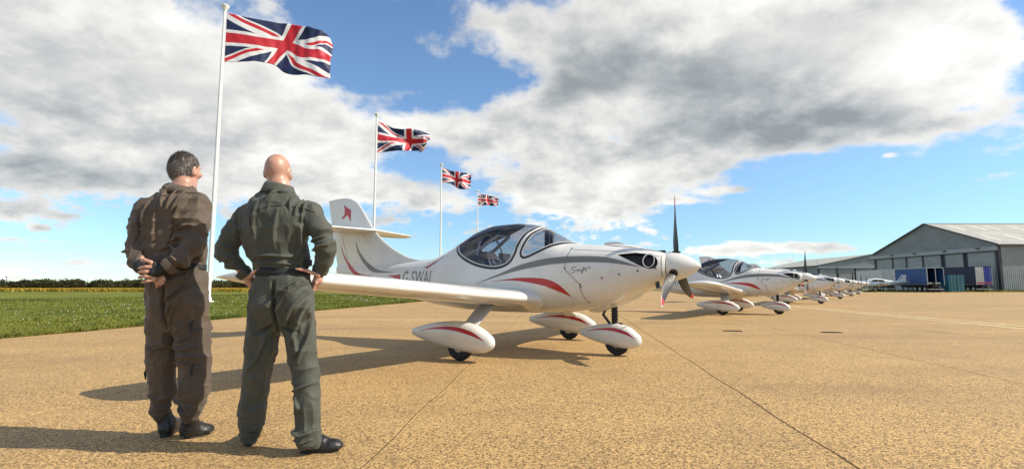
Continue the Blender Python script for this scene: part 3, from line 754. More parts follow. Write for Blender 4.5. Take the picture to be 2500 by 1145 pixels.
    for sd in (-1, 1):
        stb = [(y, le, te, 2.115, .085) for y, le, te in ((.0, -3.40, -4.58), (.3, -3.47, -4.56), (.9, -3.60, -4.50), (1.2, -3.67, -4.46), (1.34, -3.74, -4.43), (1.41, -3.86, -4.38), (1.435, -4.0, -4.28))]
        link('tailplane', wing_mesh(stb, sd, 'tailplane', 0.0), P)
    # --- undercarriage
    for sd in (-1, 1):
        pt = pant('wheel_fairing', P, -.82, .60, sd * 1.66, .17, sd)
        wheel(P, .04, sd * 1.66, .195, .12)
        rings = []
        for (x, y, z, c) in ((.0, .80, .80, .15), (.01, 1.0, .715, .145), (.05, 1.25, .60, .14), (.10, 1.50, .48, .13), (.13, 1.63, .38, .125)):
            rings.append([(x + c * math.cos(a), sd * (y + .018 * math.sin(a) * .5), z + .020 * math.sin(a)) for a in np.linspace(0, 2 * math.pi, 16, endpoint=False)])
        m = MB(); m.loft(rings, True); m.build('gear_leg', M_STRUT if sd < 0 else M_WHITE, P, True, 60)
    pant('wheel_fairing', P, 1.05, 2.0, 0, .15, -1, .87)
    wheel(P, 1.63, 0, .185, .10)
    # nose strut: bellows, scissor link, moulded fairing
    prof = []
    for k in range(15): prof.append((.052 if k % 2 else .040, .42 + k * .0195))
    MB().lathe(prof, 'z', 18, (1.60, 0, 0)).build('strut_bellows', M_RUBBER, P, True, 70)
    MB().tube([(1.49, -.02, .69), (1.42, -.02, .58), (1.53, -.02, .44)], .015, 8).tube([(1.49, .02, .69), (1.42, .02, .58), (1.53, .02, .44)], .015, 8).build('scissor_link', M_CARBON, P, True)
    MB().tube([(1.66, 0, .455), (1.72, 0, .45)], .014, 8).build('strut_bolt', M_CARBON, P, True)
    m = MB(); m.loft([[(x, w * math.cos(a), zc + h * math.sin(a)) for a in np.linspace(0, 2 * math.pi, 20, endpoint=False)] for x, w, zc, h in
                      ((1.20, .05, .69, .06), (1.24, .10, .69, .085), (1.36, .13, .70, .10), (1.50, .13, .73, .085), (1.75, .11, .80, .07), (1.98, .07, .88, .05), (2.05, .02, .90, .02))], True)
    m.build('gear_fairing', M_WHITE, P, True, 60)
    MB().tube([(2.30, -.19, 1.06), (2.315, -.195, .97)], [.028, .030], 14).build('exhaust_pipe', M_BLACK, P, True)
    # --- spinner and propeller
    t = np.linspace(0, 1, 22); prof = [(.205 * (1 - s ** 1.75) ** .82 + .002, 2.428 + .425 * s) for s in t]
    MB().lathe([(.19, 2.424)] + prof, 'x', 40, (0, 0, 1.27)).build('spinner', M_WHITE, P, True, 40)
    for k in range(3):
        ang = 2 * math.pi * k / 3
        rr = np.array([.10, .16, .22, .32, .45, .60, .74, .84, .91, .955, .985]); ch = np.array([.060, .075, .105, .135, .142, .128, .105, .082, .058, .034, .006])
        tw = -np.radians([64, 60, 55, 46, 37, 30, 25, 22.5, 21, 20, 20]); sw = np.array([0, 0, 0, .004, .008, .006, -.004, -.016, -.03, -.044, -.06])
        def blade(i0, i1, mat, nm, par, g=0.0):
            rings = []
            rs = np.linspace(rr[i0], rr[i1], 14 if i1 - i0 > 3 else 6)
            for r in rs:
                c = float(np.interp(r, rr, ch)) + g; tt = float(np.interp(r, rr, tw)); s0 = float(np.interp(r, rr, sw)); th = max(.012 + .03 * max(0, (.3 - r) / .2), .16 * c * (1 - .4 * r)) + g
                ring = []
                for q in range(14):
                    a = 2 * math.pi * q / 14; u = c * .5 * math.cos(a) + s0; w = th * .5 * math.sin(a)
                    xl = u * math.sin(tt) + w * math.cos(tt); yl = u * math.cos(tt) - w * math.sin(tt)
                    # blade along +z, then turned about x
                    y2 = yl * math.cos(ang) - r * math.sin(ang); z2 = yl * math.sin(ang) + r * math.cos(ang)
                    ring.append((2.52 + xl, y2, 1.27 + z2))
                rings.append(ring)
            m = MB(); m.loft(rings, True); return m.build(nm, mat, par, True, 60)
        b = blade(0, 7, M_CARBON, 'propeller_blade', P)
        blade(7, 9, M_RED, 'red_band', b, .0004); blade(9, 10, M_TIPW, 'white_tip', b, .0004)
        cf = MB().lathe([(.058, .175), (.060, .205), (.05, .212)], 'z', 16).build('blade_cuff', M_BLACK, b, True, 40)
        cf.matrix_local = Matrix.Translation((2.52, 0, 1.27)) @ Matrix.Rotation(ang, 4, 'X')
    return P

plane = make_plane()
plane.location = (0.16, 8.53, 0.0); plane.rotation_euler = (0, 0, R(-32.5))

# ---- the row of identical aircraft
labels = ['white low-wing propeller aircraft nearest the two men, its wing passing behind them',
          'second white aircraft in the row, tail hidden by the nearest one\'s spinner',
          'third white aircraft in the row, mostly hidden by the second one\'s nose',
          'fourth white aircraft in the row, only cowling, propeller and wheel fairings showing',
          'fifth white aircraft in the row, small, next to last towards the hangars',
          'farthest and smallest white aircraft at the end of the row by the hangars']
for i in range(1, 6):
    c = copy_tree(plane); c.location = (0.16 + 7.98 * i, 8.53 + 10.9 * i, 0.0)
    tag(c, labels[i], 'aircraft', 'identical white aircraft parked in a row')
tag(plane, labels[0], 'aircraft', 'identical white aircraft parked in a row')

# ================================================================== flags
def flag_material():
    m = bpy.data.materials.new('union_flag_print'); m.use_nodes = True; nt = m.node_tree; b = nt.nodes['Principled BSDF']
    uv = nt.nodes.new('ShaderNodeUVMap'); uv.uv_map = 'UVMap'
    sp = nt.nodes.new('ShaderNodeSeparateXYZ'); nt.links.new(uv.outputs[0], sp.inputs[0])
    x = S(nt, sp.outputs[0]) * 2.0 - 1.0; y = S(nt, sp.outputs[1]) * 1.0 - 0.5      # x -1..1, y -0.5..0.5
    k = 1 / math.sqrt(1.25)
    d1 = (y - x * 0.5) * k; d2 = (y + x * 0.5) * k                                    # distances from both diagonals
    white_d = d1.abs().lt(0.1).max(d2.abs().lt(0.1))
    sgn = x.gt(0.0) * 2.0 - 1.0
    # counterchanged thin red saltire
    def red(d, up):
        e = d * sgn * up
        return e.gt(0.0) * e.lt(0.0667)
    red_d = red(d1, -1.0).max(red(d2, -1.0))
    white_c = x.abs().lt(0.1667).max(y.abs().lt(0.1667)); red_c = x.abs().lt(0.1).max(y.abs().lt(0.1))
    c = mixc(nt, white_d, (0.016, 0.032, 0.125), (0.86, 0.86, 0.88))
    c = mixc(nt, red_d, c, (0.66, 0.028, 0.052)); c = mixc(nt, white_c, c, (0.86, 0.86, 0.88)); c = mixc(nt, red_c, c, (0.66, 0.028, 0.052))
    nt.links.new(c.s, b.inputs['Base Color']); b.inputs['Roughness'].default_value = 0.55
    b.inputs['Sheen Weight'].default_value = 0.1
    tr = nt.nodes.new('ShaderNodeBsdfTranslucent'); nt.links.new(c.s, tr.inputs[0])
    mx = nt.nodes.new('ShaderNodeMixShader'); mx.inputs[0].default_value = 0.45
    out = nt.nodes['Material Output']; nt.links.new(b.outputs[0], mx.inputs[1]); nt.links.new(tr.outputs[0], mx.inputs[2]); nt.links.new(mx.outputs[0], out.inputs[0])
    return m
M_FLAG = flag_material()
M_POLE = material('pole_paint', (0.78, 0.78, 0.76), 0.35, coat=0.2, var=0.04, vscale=2)

def flagpole(X, Y, H, r, top, bot, lab_p, lab_f, seed, folds):
    p = empty('flagpole', (X, Y, 0)); tag(p, lab_p, 'flagpole', 'white flagpoles along the apron edge')
    MB().tube([(0, 0, .03), (0, 0, H * .5), (0, 0, H)], [r, r * .9, r * .62], 16).build('pole', M_POLE, p, True)
    MB().lathe([(r * .7, H), (r * 1.0, H + .12), (r * 1.9, H + .28), (r * 2.1, H + .36), (r * 1.4, H + .44), (.01, H + .46)], 'z', 18).build('finial', M_POLE, p, True, 40)
    MB().lathe([(r * 2.6, 0.0), (r * 2.6, .10), (r * 1.5, .14), (r * 1.3, .34)], 'z', 18).build('base_collar', M_POLE, p, True, 40)
    MB().tube([(r * 1.5, -.02, 1.2), (r * 1.2, -.02, H * .6), (r * 1.1, -.02, H + .02)], .012, 5).build('halyard', M_POLE, p)
    nu, nv = 96, 48
    T, B = spline2(top, nu + 1), spline2(bot, nu + 1)
    v, f, uvs = [], [], []
    rr = np.random.default_rng(seed); ph = rr.uniform(0, 6, 8)
    for i in range(nu + 1):
        u = i / nu
        for j in range(nv + 1):
            w = j / nv; q = B[i] + (T[i] - B[i]) * w
            amp = u ** .7
            dy = 0.0
            for (k, sl, a, pp) in folds: dy += a * amp * math.sin(2 * math.pi * (k * u + sl * w) + pp)
            dy += .05 * amp * math.sin(2 * math.pi * (5.5 * u - 1.7 * w) + ph[0]) + .03 * amp * math.sin(2 * math.pi * (9 * u + 3 * w) + ph[1])
            dq = .045 * amp * math.sin(2 * math.pi * (2.2 * u + .8 * w) + ph[2])
            yy_ = dy + .38 * q[0]; g_ = 1 + .38 * q[0] / Y; v.append(((X + q[0]) * g_ - X, yy_, 1 + (q[1] + dq - 1) * g_)); uvs.append((u, w))
    for i in range(nu):
        for j in range(nv):
            a = i * (nv + 1) + j; f.append((a, a + nv + 1, a + nv + 2, a + 1))
    me = mesh('union_flag', v, f, M_FLAG, True)
    ul = me.uv_layers.new(name='UVMap'); li = np.empty(len(me.loops), int); me.loops.foreach_get('vertex_index', li)
    ul.data.foreach_set('uv', np.array(uvs)[li].ravel())
    fo = link('union_flag', me); fo.location = (X, Y, 0)
    sm = fo.modifiers.new('cloth', 'SOLIDIFY'); sm.thickness = .012; sm.offset = 0
    tag(fo, lab_f, 'flag', 'Union flags flying from the poles')

flagpole(-18.11, 31.0, 18.2, .125, [(0.10, 18.1), (1.34, 17.80), (3.03, 17.49), (4.06, 17.41), (5.1, 17.22), (6.01, 16.93), (6.49, 16.69), (6.71, 16.28)],
         [(0.14, 14.9), (1.1, 14.9), (2.0, 14.92), (2.64, 14.9), (3.23, 14.75), (4.08, 14.1), (5.62, 13.89), (6.95, 13.65)],
         'tallest-looking white flagpole, between the two men', 'largest blue, white and red Union flag, above the two men', 3, [(1.5, .35, .34, 2.2), (.8, -.5, .25, 0.4)])
flagpole(-13.9, 51.6, 18.2, .125, [(0.10, 17.79), (1.07, 17.44), (1.8, 17.14), (2.98, 16.88), (3.82, 16.88), (4.87, 16.75), (5.42, 16.45), (5.47, 16.02)],
         [(0.12, 14.48), (0.72, 14.57), (1.77, 14.65), (2.81, 14.69), (3.57, 14.69), (4.28, 14.65), (4.57, 14.74), (5.1, 15.42)],
         'white flagpole rising behind the red swallow tail fin', 'Union flag second in size, over the tail fin', 5, [(1.3, .9, .55, 1.0), (2.1, -.6, .3, 2.0)])
flagpole(-10.11, 72.7, 18.0, .125, [(0.12, 17.89), (0.83, 17.65), (1.77, 17.3), (2.77, 17.18), (3.53, 17.12), (4.24, 16.88)],
         [(0.12, 15.63), (1.03, 15.57), (1.79, 15.27), (2.5, 14.8), (3.38, 14.68), (4.14, 14.8)],
         'thin white flagpole rising behind the rear of the fuselage', 'small Union flag third in the line, left of the canopy', 8, [(1.6, .4, .4, 3.0), (2.6, -.5, .25, 1.0)])
flagpole(-6.31, 93.4, 18.05, .125, [(0.12, 17.89), (1.05, 17.58), (1.81, 17.58), (2.71, 17.28), (3.91, 16.97)],
         [(0.12, 15.53), (1.07, 15.61), (1.96, 15.69), (2.79, 15.53), (3.69, 15.38)],
         'farthest and thinnest white flagpole, behind the canopy', 'smallest and farthest Union flag, above the canopy', 11, [(1.8, .2, .35, .5), (2.9, .6, .2, 2.0)])

# ================================================================== hangars
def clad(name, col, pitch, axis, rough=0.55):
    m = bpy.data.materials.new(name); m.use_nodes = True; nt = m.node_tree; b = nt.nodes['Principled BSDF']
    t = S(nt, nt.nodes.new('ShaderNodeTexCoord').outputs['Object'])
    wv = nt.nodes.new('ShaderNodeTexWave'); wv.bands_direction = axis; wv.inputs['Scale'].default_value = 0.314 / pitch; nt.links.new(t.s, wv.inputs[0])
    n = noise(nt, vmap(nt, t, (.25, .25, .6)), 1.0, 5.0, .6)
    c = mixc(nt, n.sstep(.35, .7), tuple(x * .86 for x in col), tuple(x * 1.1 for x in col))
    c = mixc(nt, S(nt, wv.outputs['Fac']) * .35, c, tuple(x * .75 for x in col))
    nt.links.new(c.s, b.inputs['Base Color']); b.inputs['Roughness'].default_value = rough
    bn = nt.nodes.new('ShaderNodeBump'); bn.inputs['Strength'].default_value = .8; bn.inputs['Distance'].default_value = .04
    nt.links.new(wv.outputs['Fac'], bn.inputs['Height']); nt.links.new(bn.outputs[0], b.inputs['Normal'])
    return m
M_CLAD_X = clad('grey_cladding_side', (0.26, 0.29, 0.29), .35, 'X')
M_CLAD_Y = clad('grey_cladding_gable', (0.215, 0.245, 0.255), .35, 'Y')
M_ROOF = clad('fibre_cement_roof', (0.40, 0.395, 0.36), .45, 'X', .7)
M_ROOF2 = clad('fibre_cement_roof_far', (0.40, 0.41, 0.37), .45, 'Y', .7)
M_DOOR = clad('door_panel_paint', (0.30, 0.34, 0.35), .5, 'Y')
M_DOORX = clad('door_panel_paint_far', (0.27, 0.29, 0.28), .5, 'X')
M_DKTRIM = material('dark_trim', (0.035, 0.045, 0.055), 0.6)
M_LTTRIM = material('pale_beam', (0.34, 0.38, 0.39), 0.6, var=.1)
M_SKYL = material('skylight_sheet', (0.62, 0.60, 0.48), 0.4, var=.1)
M_LAMP = material('lamp_housing', (0.05, 0.05, 0.05), 0.5)

H1 = empty('hangar', (85.0, 90.0, 0)); tag(H1, 'large grey gabled hangar with pale roof at the right edge', 'hangar')
W1, L1, E1, R1 = 31.0, 62.0, 8.27, 13.58
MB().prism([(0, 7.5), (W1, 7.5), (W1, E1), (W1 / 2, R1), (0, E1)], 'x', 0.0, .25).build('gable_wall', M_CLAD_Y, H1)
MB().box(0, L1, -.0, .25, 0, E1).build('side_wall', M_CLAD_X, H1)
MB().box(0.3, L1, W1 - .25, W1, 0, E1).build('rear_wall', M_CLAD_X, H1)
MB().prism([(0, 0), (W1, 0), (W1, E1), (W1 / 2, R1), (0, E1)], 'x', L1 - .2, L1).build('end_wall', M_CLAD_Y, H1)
def slab(pa, pb, x0, x1, th):
    (ya, za), (yb, zb) = pa, pb
    return MB().add([(x0, ya, za), (x1, ya, za), (x1, yb, zb), (x0, yb, zb), (x0, ya, za + th), (x1, ya, za + th), (x1, yb, zb + th), (x0, yb, zb + th)],
                    [(0, 3, 2, 1), (4, 5, 6, 7), (0, 1, 5, 4), (1, 2, 6, 5), (2, 3, 7, 6), (3, 0, 4, 7)])
rf = slab((-.35, E1 - .10), (W1 / 2, R1 + .02), -.30, L1 + .2, .12).build('roof_slope', M_ROOF, H1)
slab((W1 + .35, E1 - .10), (W1 / 2, R1 + .02), -.30, L1 + .2, .12).build('roof_slope', M_ROOF, H1)
MB().box(-.32, L1 + .2, W1 / 2 - .25, W1 / 2 + .25, R1 + .10, R1 + .2).build('ridge_cap', M_ROOF, H1)
for (pa, pb) in (((-.3, E1 - .12), (W1 / 2, R1)), ((W1 + .3, E1 - .12), (W1 / 2, R1))):
    slab(pa, pb, -.42, -.305, .22).build('verge_trim', M_DKTRIM, H1)
def on_roof(s): return W1 / 2 * (1 - s) - .35 * s, R1 + (E1 - .10 - R1) * s + .13
for row, xs in (((.13, .36), (2.6, 6.9, 9.8, 14.4, 19, 23.5)), ((.60, .86), (2.0, 6.4, 10.6, 15, 19.5))):
    for x in xs: slab(on_roof(row[1]), on_roof(row[0]), x, x + .95, .03).build('skylight', M_SKYL, rf)
bm_ = MB().box(-.55, .0, -.05, W1 + .9, 7.15, 7.85).build('door_beam', M_LTTRIM, H1)
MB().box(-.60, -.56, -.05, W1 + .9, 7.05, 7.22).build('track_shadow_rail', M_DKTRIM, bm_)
MB().box(-.58, -.0, -.05, W1 + .9, 7.86, 7.95).build('beam_flashing', M_LTTRIM, bm_)
doors = [(.35, 6.0), (6.75, 11.0), (11.8, 16.2), (16.45, 20.7), (20.9, 24.7), (24.9, 30.0)]
for y0, y1 in doors:
    d = MB().box(-.32, -.18, y0, y1, .05, 7.1).build('door_leaf', M_DOOR, H1)
    MB().box(-.36, -.321, y0, y0 + .12, .05, 7.1).box(-.36, -.321, y1 - .12, y1, .05, 7.1).build('leaf_edge', M_DKTRIM, d)
MB().box(-.12, -.05, 0, W1, 0, 7.1).build('door_void', M_DKTRIM, H1)
for y in (3.2, 10.5, 18.0, 24.5): MB().box(-.95, -.61, y - .22, y + .22, 7.62, 7.82).build('floodlight', M_LAMP, H1)
MB().tube([(-.1, -.32, 8.0), (-.35, -.34, 7.7), (-.35, -.34, .1)], .09, 8).build('downpipe', M_DKTRIM, H1)
MB().box(-.3, L1, -.52, -.36, E1 - .32, E1 - .08).build('gutter', M_DKTRIM, H1)
MB().box(-.06, .35, -.055, -.003, .1, E1 - .2).build('corner_flashing', M_DKTRIM, H1)
MB().box(0.4, L1, -.06, -.003, .0, .35).build('plinth', M_DKTRIM, H1)

H2 = empty('hangar', (109.0, 184.0, 0)); tag(H2, 'farther lower hangar with long pale roof behind the parked row', 'hangar')
W2, L2, E2, R2 = 39.3, 42.0, 8.25, 12.2
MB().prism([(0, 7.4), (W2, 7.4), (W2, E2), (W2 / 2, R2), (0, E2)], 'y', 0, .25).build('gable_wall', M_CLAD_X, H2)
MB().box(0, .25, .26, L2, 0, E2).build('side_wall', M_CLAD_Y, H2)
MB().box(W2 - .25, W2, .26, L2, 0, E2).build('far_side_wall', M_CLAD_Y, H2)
def slab2(pa, pb, y0, y1, th):
    (xa, za), (xb, zb) = pa, pb
    return MB().add([(xa, y0, za), (xa, y1, za), (xb, y1, zb), (xb, y0, zb), (xa, y0, za + th), (xa, y1, za + th), (xb, y1, zb + th), (xb, y0, zb + th)],
                    [(0, 3, 2, 1), (4, 5, 6, 7), (0, 1, 5, 4), (1, 2, 6, 5), (2, 3, 7, 6), (3, 0, 4, 7)])
slab2((-.3, E2 - .08), (W2 / 2, R2), -.3, L2, .12).build('roof_slope', M_ROOF2, H2)
slab2((W2 + .3, E2 - .08), (W2 / 2, R2), -.3, L2, .12).build('roof_slope', M_ROOF2, H2)
for pa in ((-.3, E2 - .1), (W2 + .3, E2 - .1)): slab2(pa, (W2 / 2, R2), -.42, -.305, .2).build('verge_trim', M_DKTRIM, H2)
MB().box(-.3, W2 + .3, -.5, -.003, 7.25, 7.75).build('door_beam', M_LTTRIM, H2)
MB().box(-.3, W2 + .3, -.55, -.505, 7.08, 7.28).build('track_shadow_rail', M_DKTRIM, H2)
for x0, x1 in ((.3, 6.0), (6.9, 12.5), (13.3, 19.0), (19.8, 25.5), (26.3, 32), (32.8, 38.8)):
    MB().box(x0, x1, -.30, -.18, .05, 7.1).build('door_leaf', M_DOORX, H2)
MB().box(0, W2, -.14, -.05, 0, 7.1).build('door_void', M_DKTRIM, H2)
for y in (9.0, 20.0, 31.0): MB().box(-.04, -.002, y, y + .35, 0, E2 - .2).build('wall_mullion', M_DKTRIM, H2)
MB().box(-.45, -.3, -.3, L2, E2 - .25, E2 - .03).build('gutter', M_DKTRIM, H2)
MB().box(-.12, -.003, -.12, .3, 0, E2 - .1).build('corner_flashing', M_DKTRIM, H2)
MB().tube([(-.2, .2, E2), (-.2, .2, E2 + 2.2)], .05, 6).build('vent_pipe', M_LTTRIM, H2)

# ================================================================== trailers, container, parked aeroplane
M_TWHITE = material('trailer_white', (0.52, 0.54, 0.52), 0.5, var=.12, vscale=.8)
M_TBLUE = material('blue_tarpaulin', (0.008, 0.060, 0.21), 0.55, var=.25, vscale=.9, bump=.6, bscale=1.6)
M_TNAVY = material('navy_tarpaulin', (0.006, 0.012, 0.050), 0.6, var=.25, vscale=.9, bump=.6, bscale=1.6)
M_TDOOR = material('royal_blue_door', (0.012, 0.035, 0.30), 0.45, var=.1)
M_TEAL = material('teal_container', (0.028, 0.15, 0.19), 0.55, var=.2, vscale=2)
M_CHAS = material('chassis_black', (0.015, 0.015, 0.016), 0.7, var=.2)
M_SILVER = material('aluminium_frame', (0.42, 0.43, 0.43), 0.4, .6)
M_REDBAND = material('red_reflective', (0.42, 0.05, 0.05), 0.5)

def trailer(name, loc, rz, L, H, mat, lab, kind):
    """local: rear face at x=0 spanning y 0..2.5, body runs along -x"""
    t = empty(name, (*loc, 0), rz); tag(t, lab, 'trailer', 'trailers parked by the hangar')
    fl = 1.25
    if kind == 'open':
        MB().box(-L, 0, 0.003, .05, fl, H).build('side_curtain', mat, t); MB().box(-L, 0, 2.45, 2.497, fl, H).build('side_curtain', mat, t)
        MB().box(-L - .06, -L, 0, 2.5, fl, H).build('front_bulkhead', M_TWHITE, t)
        MB().box(-L, 0, .05, 2.45, fl - .02, fl + .04).build('floor', M_CHAS, t)
    else:
        MB().box(-L, 0, 0, 2.5, fl, H).build('box_body', mat, t)
    MB().box(-L - .08, .04, -.03, 2.53, H, H + .10).build('roof', M_SILVER if kind != 'navy' else M_CHAS, t)
    MB().box(-L, .03, -.04, -.003, fl - .16, fl - .002).build('side_rail', M_CHAS, t)
    n = int(L / .55)
    if kind != 'box':
        for k in range(n): MB().box(-L + .3 + k * .55, -L + .36 + k * .55, -.055, -.042, fl - .14, fl + .10).build('curtain_buckle', M_SILVER, t)
        for k in range(3): MB().box(-L * (.22 + .28 * k) - .03, -L * (.22 + .28 * k) + .03, -.012, .0, fl + .02, H - .05).build('curtain_pole', mat, t)
    else:
        for k in range(1, 5): MB().box(-L * k / 5 - .03, -L * k / 5 + .03, -.02, -.003, fl, H).build('panel_rib', M_TWHITE, t)
    for y in (-.02, 1.22, 2.44) if kind == 'open' else (-.02, 2.44): MB().box(.003, .09, y, y + .08, fl - .1, H).build('rear_post', M_SILVER, t)
    if kind == 'navy':
        for y0, mt in ((.06, M_TWHITE), (1.28, M_TDOOR)):
            d = MB().box(.003, .06, y0, y0 + 1.16, fl, H - .02).build('rear_door', mt, t)
            MB().box(.061, .075, y0 + .05, y0 + 1.1, fl + .12, fl + .38).build('marker_board', M_REDBAND, d)
            for z in (.5, 1.3, 2.1): MB().box(.061, .10, y0 - .02, y0 + .14, fl + z, fl + z + .06).build('hinge', M_SILVER, d)
            MB().tube([(.09, y0 + .9, fl + .1), (.09, y0 + .9, H - .1)], .02, 6).build('lock_rod', M_SILVER, d)
    if kind == 'open':
        for y0 in (.15, 1.45): MB().box(-1.1, -.3, y0, y0 + .8, fl + .045, fl + .32).build('sack', M_SKYL, t, bevel=.06)
    MB().box(-L, 0, .8, 1.7, .75, fl - .03).build('chassis', M_CHAS, t)
    MB().box(-.25, .02, .1, 2.4, .42, .55).build('bumper', M_SILVER, t)
    for k in range(3):
        for y in (.16, 2.06):
            w = MB().lathe([(.2, 0), (.46, .01), (.5, .06), (.5, .24), (.46, .29), (.2, .3)], 'y', 22, (-.9 - 1.15 * k, y - .02, .5)).build('wheel', M_RUBBER, t, True, 40)
            MB().lathe([(.05, -.02), (.24, -.01), (.26, .02)], 'y', 16, (-.9 - 1.15 * k, y - .02, .5)).build('hub', M_SILVER, w, True, 40)
    for y in (.5, 1.9): MB().box(-L + .9, -L + 1.05, y, y + .12, .0, fl - .1).build('landing_leg', M_CHAS, t)
    return t
trailer('box_trailer', (69.3, 97.0), R(-105), 12.5, 4.0, M_TWHITE, 'dirty white box trailer behind the small parked aeroplane', 'box')
trailer('curtain_trailer', (65.7, 82.0), R(-95), 7.7, 3.82, M_TBLUE, 'bright blue curtain-sided trailer with its dark open rear', 'open')
trailer('curtain_trailer', (77.2, 86.2), R(-95), 8.2, 4.15, M_TNAVY, 'navy trailer with one white and one blue rear door, near the hangar corner', 'navy')

ct = empty('shipping_container', (69.9, 83.0, 0), R(-2)); tag(ct, 'small teal shipping container standing before the navy trailer', 'container')
MB().box(0, 2.44, .05, 2.9, .12, 2.62).build('box_body', M_TEAL, ct)
for x in (0, 2.32): MB().box(x, x + .12, -.03, .047, .0, 2.66).build('corner_post', M_TEAL, ct)
for x0 in (.14, 1.24):
    d = MB().box(x0, x0 + 1.06, -.01, .047, .16, 2.56).build('door', M_TEAL, ct)
    for k in range(6): MB().box(x0 + .06, x0 + 1.0, -.045, -.012, .28 + k * .39, .44 + k * .39).build('door_rib', M_TEAL, d)
    for q in (.3, .76): MB().tube([(x0 + q, -.07, .15), (x0 + q, -.07, 2.55)], .022, 6).build('lock_rod', M_SILVER, d)
MB().box(0, 2.44, -.03, .047, 2.63, 2.74).build('header', M_TEAL, ct)

def far_plane():
    t = empty('parked_aeroplane', (61.8, 87.0, 0), R(-14)); tag(t, 'older pale blue and white low-wing aeroplane by the white trailer', 'aeroplane')
    M_OLD = material('old_white_paint', (0.62, 0.68, 0.70), .45, var=.06); M_OB = material('old_blue_stripe', (0.10, 0.25, 0.38), .45); M_OW = material('cabin_glass', (0.02, 0.03, 0.04), .1)
    rings = []
    for x, zc, hh, w in ((-3.9, 1.30, .18, .16), (-3.75, 1.30, .34, .36), (-2.8, 1.32, .42, .50), (-2.0, 1.36, .50, .56), (-1.5, 1.55, .66, .58), (-.6, 1.60, .70, .58), (.3, 1.55, .62, .52), (1.4, 1.52, .42, .36), (2.6, 1.55, .26, .20), (3.4, 1.60, .16, .10), (3.7, 1.62, .06, .04)):
        rings.append([(x, w * math.copysign(abs(math.cos(a)) ** .8, math.cos(a)), zc + hh * math.copysign(abs(math.sin(a)) ** .8, math.sin(a))) for a in np.linspace(0, 2 * math.pi, 24, endpoint=False)])
    m = MB(); m.loft(rings, True); fz = m.build('fuselage', M_OLD, t, True, 50)
    for sd in (-1, 1):
        MB().loft([[(x, sd * y0, z) for x, z in ((-1.5, 1.66), (-.5, 1.66), (-.55, 2.08), (-1.2, 2.06))] for y0 in (.53, .585)], True).build('cabin_window', M_OW, fz)
        MB().loft([[(x, sd * y0, z) for x, z in ((-.42, 1.66), (.5, 1.68), (.3, 2.0), (-.45, 2.08))] for y0 in (.48, .575)], True).build('cabin_window', M_OW, fz)
        MB().loft([[(x, sd * y0, z) for x, z in ((-3.4, 1.42), (.8, 1.46), (3.2, 1.56), (.8, 1.36), (-3.4, 1.30))] for y0 in (.1, .59)], True).build('side_stripe', M_OB, fz)
        link('wing', wing_mesh([(.3, .0, -1.55, 1.02, .14), (4.0, -.1, -1.4, 1.32, .13), (4.6, -.25, -1.25, 1.36, .1)], sd, 'wing'), t).location = (-.1, 0, 0)
        link('tailplane', wing_mesh([(.05, 3.7, 2.85, 1.62, .08), (1.5, 3.6, 3.0, 1.66, .08)], sd, 'tailplane', 0), t)
        MB().tube([(-.7, sd * 1.2, 1.1), (-.7, sd * 1.25, .3)], .05, 8).build('gear_leg', M_OLD, t, True)
        MB().lathe([(.1, -.08), (.24, -.09), (.28, -.03), (.28, .03), (.24, .09), (.1, .08)], 'y', 18, (-.7, sd * 1.25, .28)).build('wheel', M_RUBBER, t, True, 40)
    MB().loft([[(x, y, z) for x, z in ((1.9, 1.72), (2.5, 1.86), (3.25, 2.85), (3.85, 2.85), (3.75, 1.55), (2.6, 1.6))] for y in (-.05, .05)], True).build('fin', M_OLD, t)
    MB().loft([[(x, y, z) for x, z in ((2.75, 2.0), (3.3, 2.70), (3.42, 2.70), (2.95, 2.0))] for y in (-.056, .056)], True).build('fin_stripe', M_OB, t)
    MB().tube([(-3.2, 0, 1.0), (-3.2, 0, .25)], .05, 8).build('nose_leg', M_OLD, t, True)
    MB().lathe([(.1, -.07), (.2, -.08), (.24, -.03), (.24, .03), (.2, .08), (.1, .07)], 'y', 18, (-3.2, 0, .24)).build('wheel', M_RUBBER, t, True, 40)
    MB().lathe([(.14, -3.9), (.12, -4.05), (.02, -4.2)], 'x', 16, (0, 0, 1.30)).build('spinner', M_OLD, t, True)
    MB().box(-4.0, -3.96, -.06, .06, .45, 2.15).build('propeller', M_CHAS, t)
far_plane()

# ================================================================== crop, wood, mast, verges
def tri_cloud(name, V, mat):
    n = len(V) // 3; me = bpy.data.meshes.new(name)
    me.vertices.add(len(V)); me.vertices.foreach_set('co', np.asarray(V, np.float32).ravel())
    me.loops.add(3 * n); me.loops.foreach_set('vertex_index', np.arange(3 * n, dtype=np.int32))
    me.polygons.add(n); me.polygons.foreach_set('loop_start', np.arange(0, 3 * n, 3, dtype=np.int32)); me.polygons.foreach_set('loop_total', np.full(n, 3, np.int32))
    me.update(); me.validate(); me.materials.append(mat); return me

def leafmat(name, c1, c2, scale):
    m = bpy.data.materials.new(name); m.use_nodes = True; nt = m.node_tree; b = nt.nodes['Principled BSDF']
    g = S(nt, nt.nodes.new('ShaderNodeNewGeometry').outputs['Position'])
    c = mixc(nt, noise(nt, g, scale, 4.0, .6).sstep(.32, .68), c1, c2); nt.links.new(c.s, b.inputs['Base Color']); b.inputs['Roughness'].default_value = .8; b.inputs['Specular IOR Level'].default_value = .2
    return m
M_BLADE = leafmat('grass_blades', (0.065, 0.092, 0.016), (0.185, 0.195, 0.034), 1.3)
M_CROP = leafmat('ripe_crop', (0.36, 0.24, 0.030), (0.54, 0.38, 0.065), .5)
M_LEAF = leafmat('wood_foliage', (0.016, 0.022, 0.010), (0.055, 0.055, 0.020), .12)
M_DAISY = material('daisy_white', (0.75, 0.75, 0.70), .7)

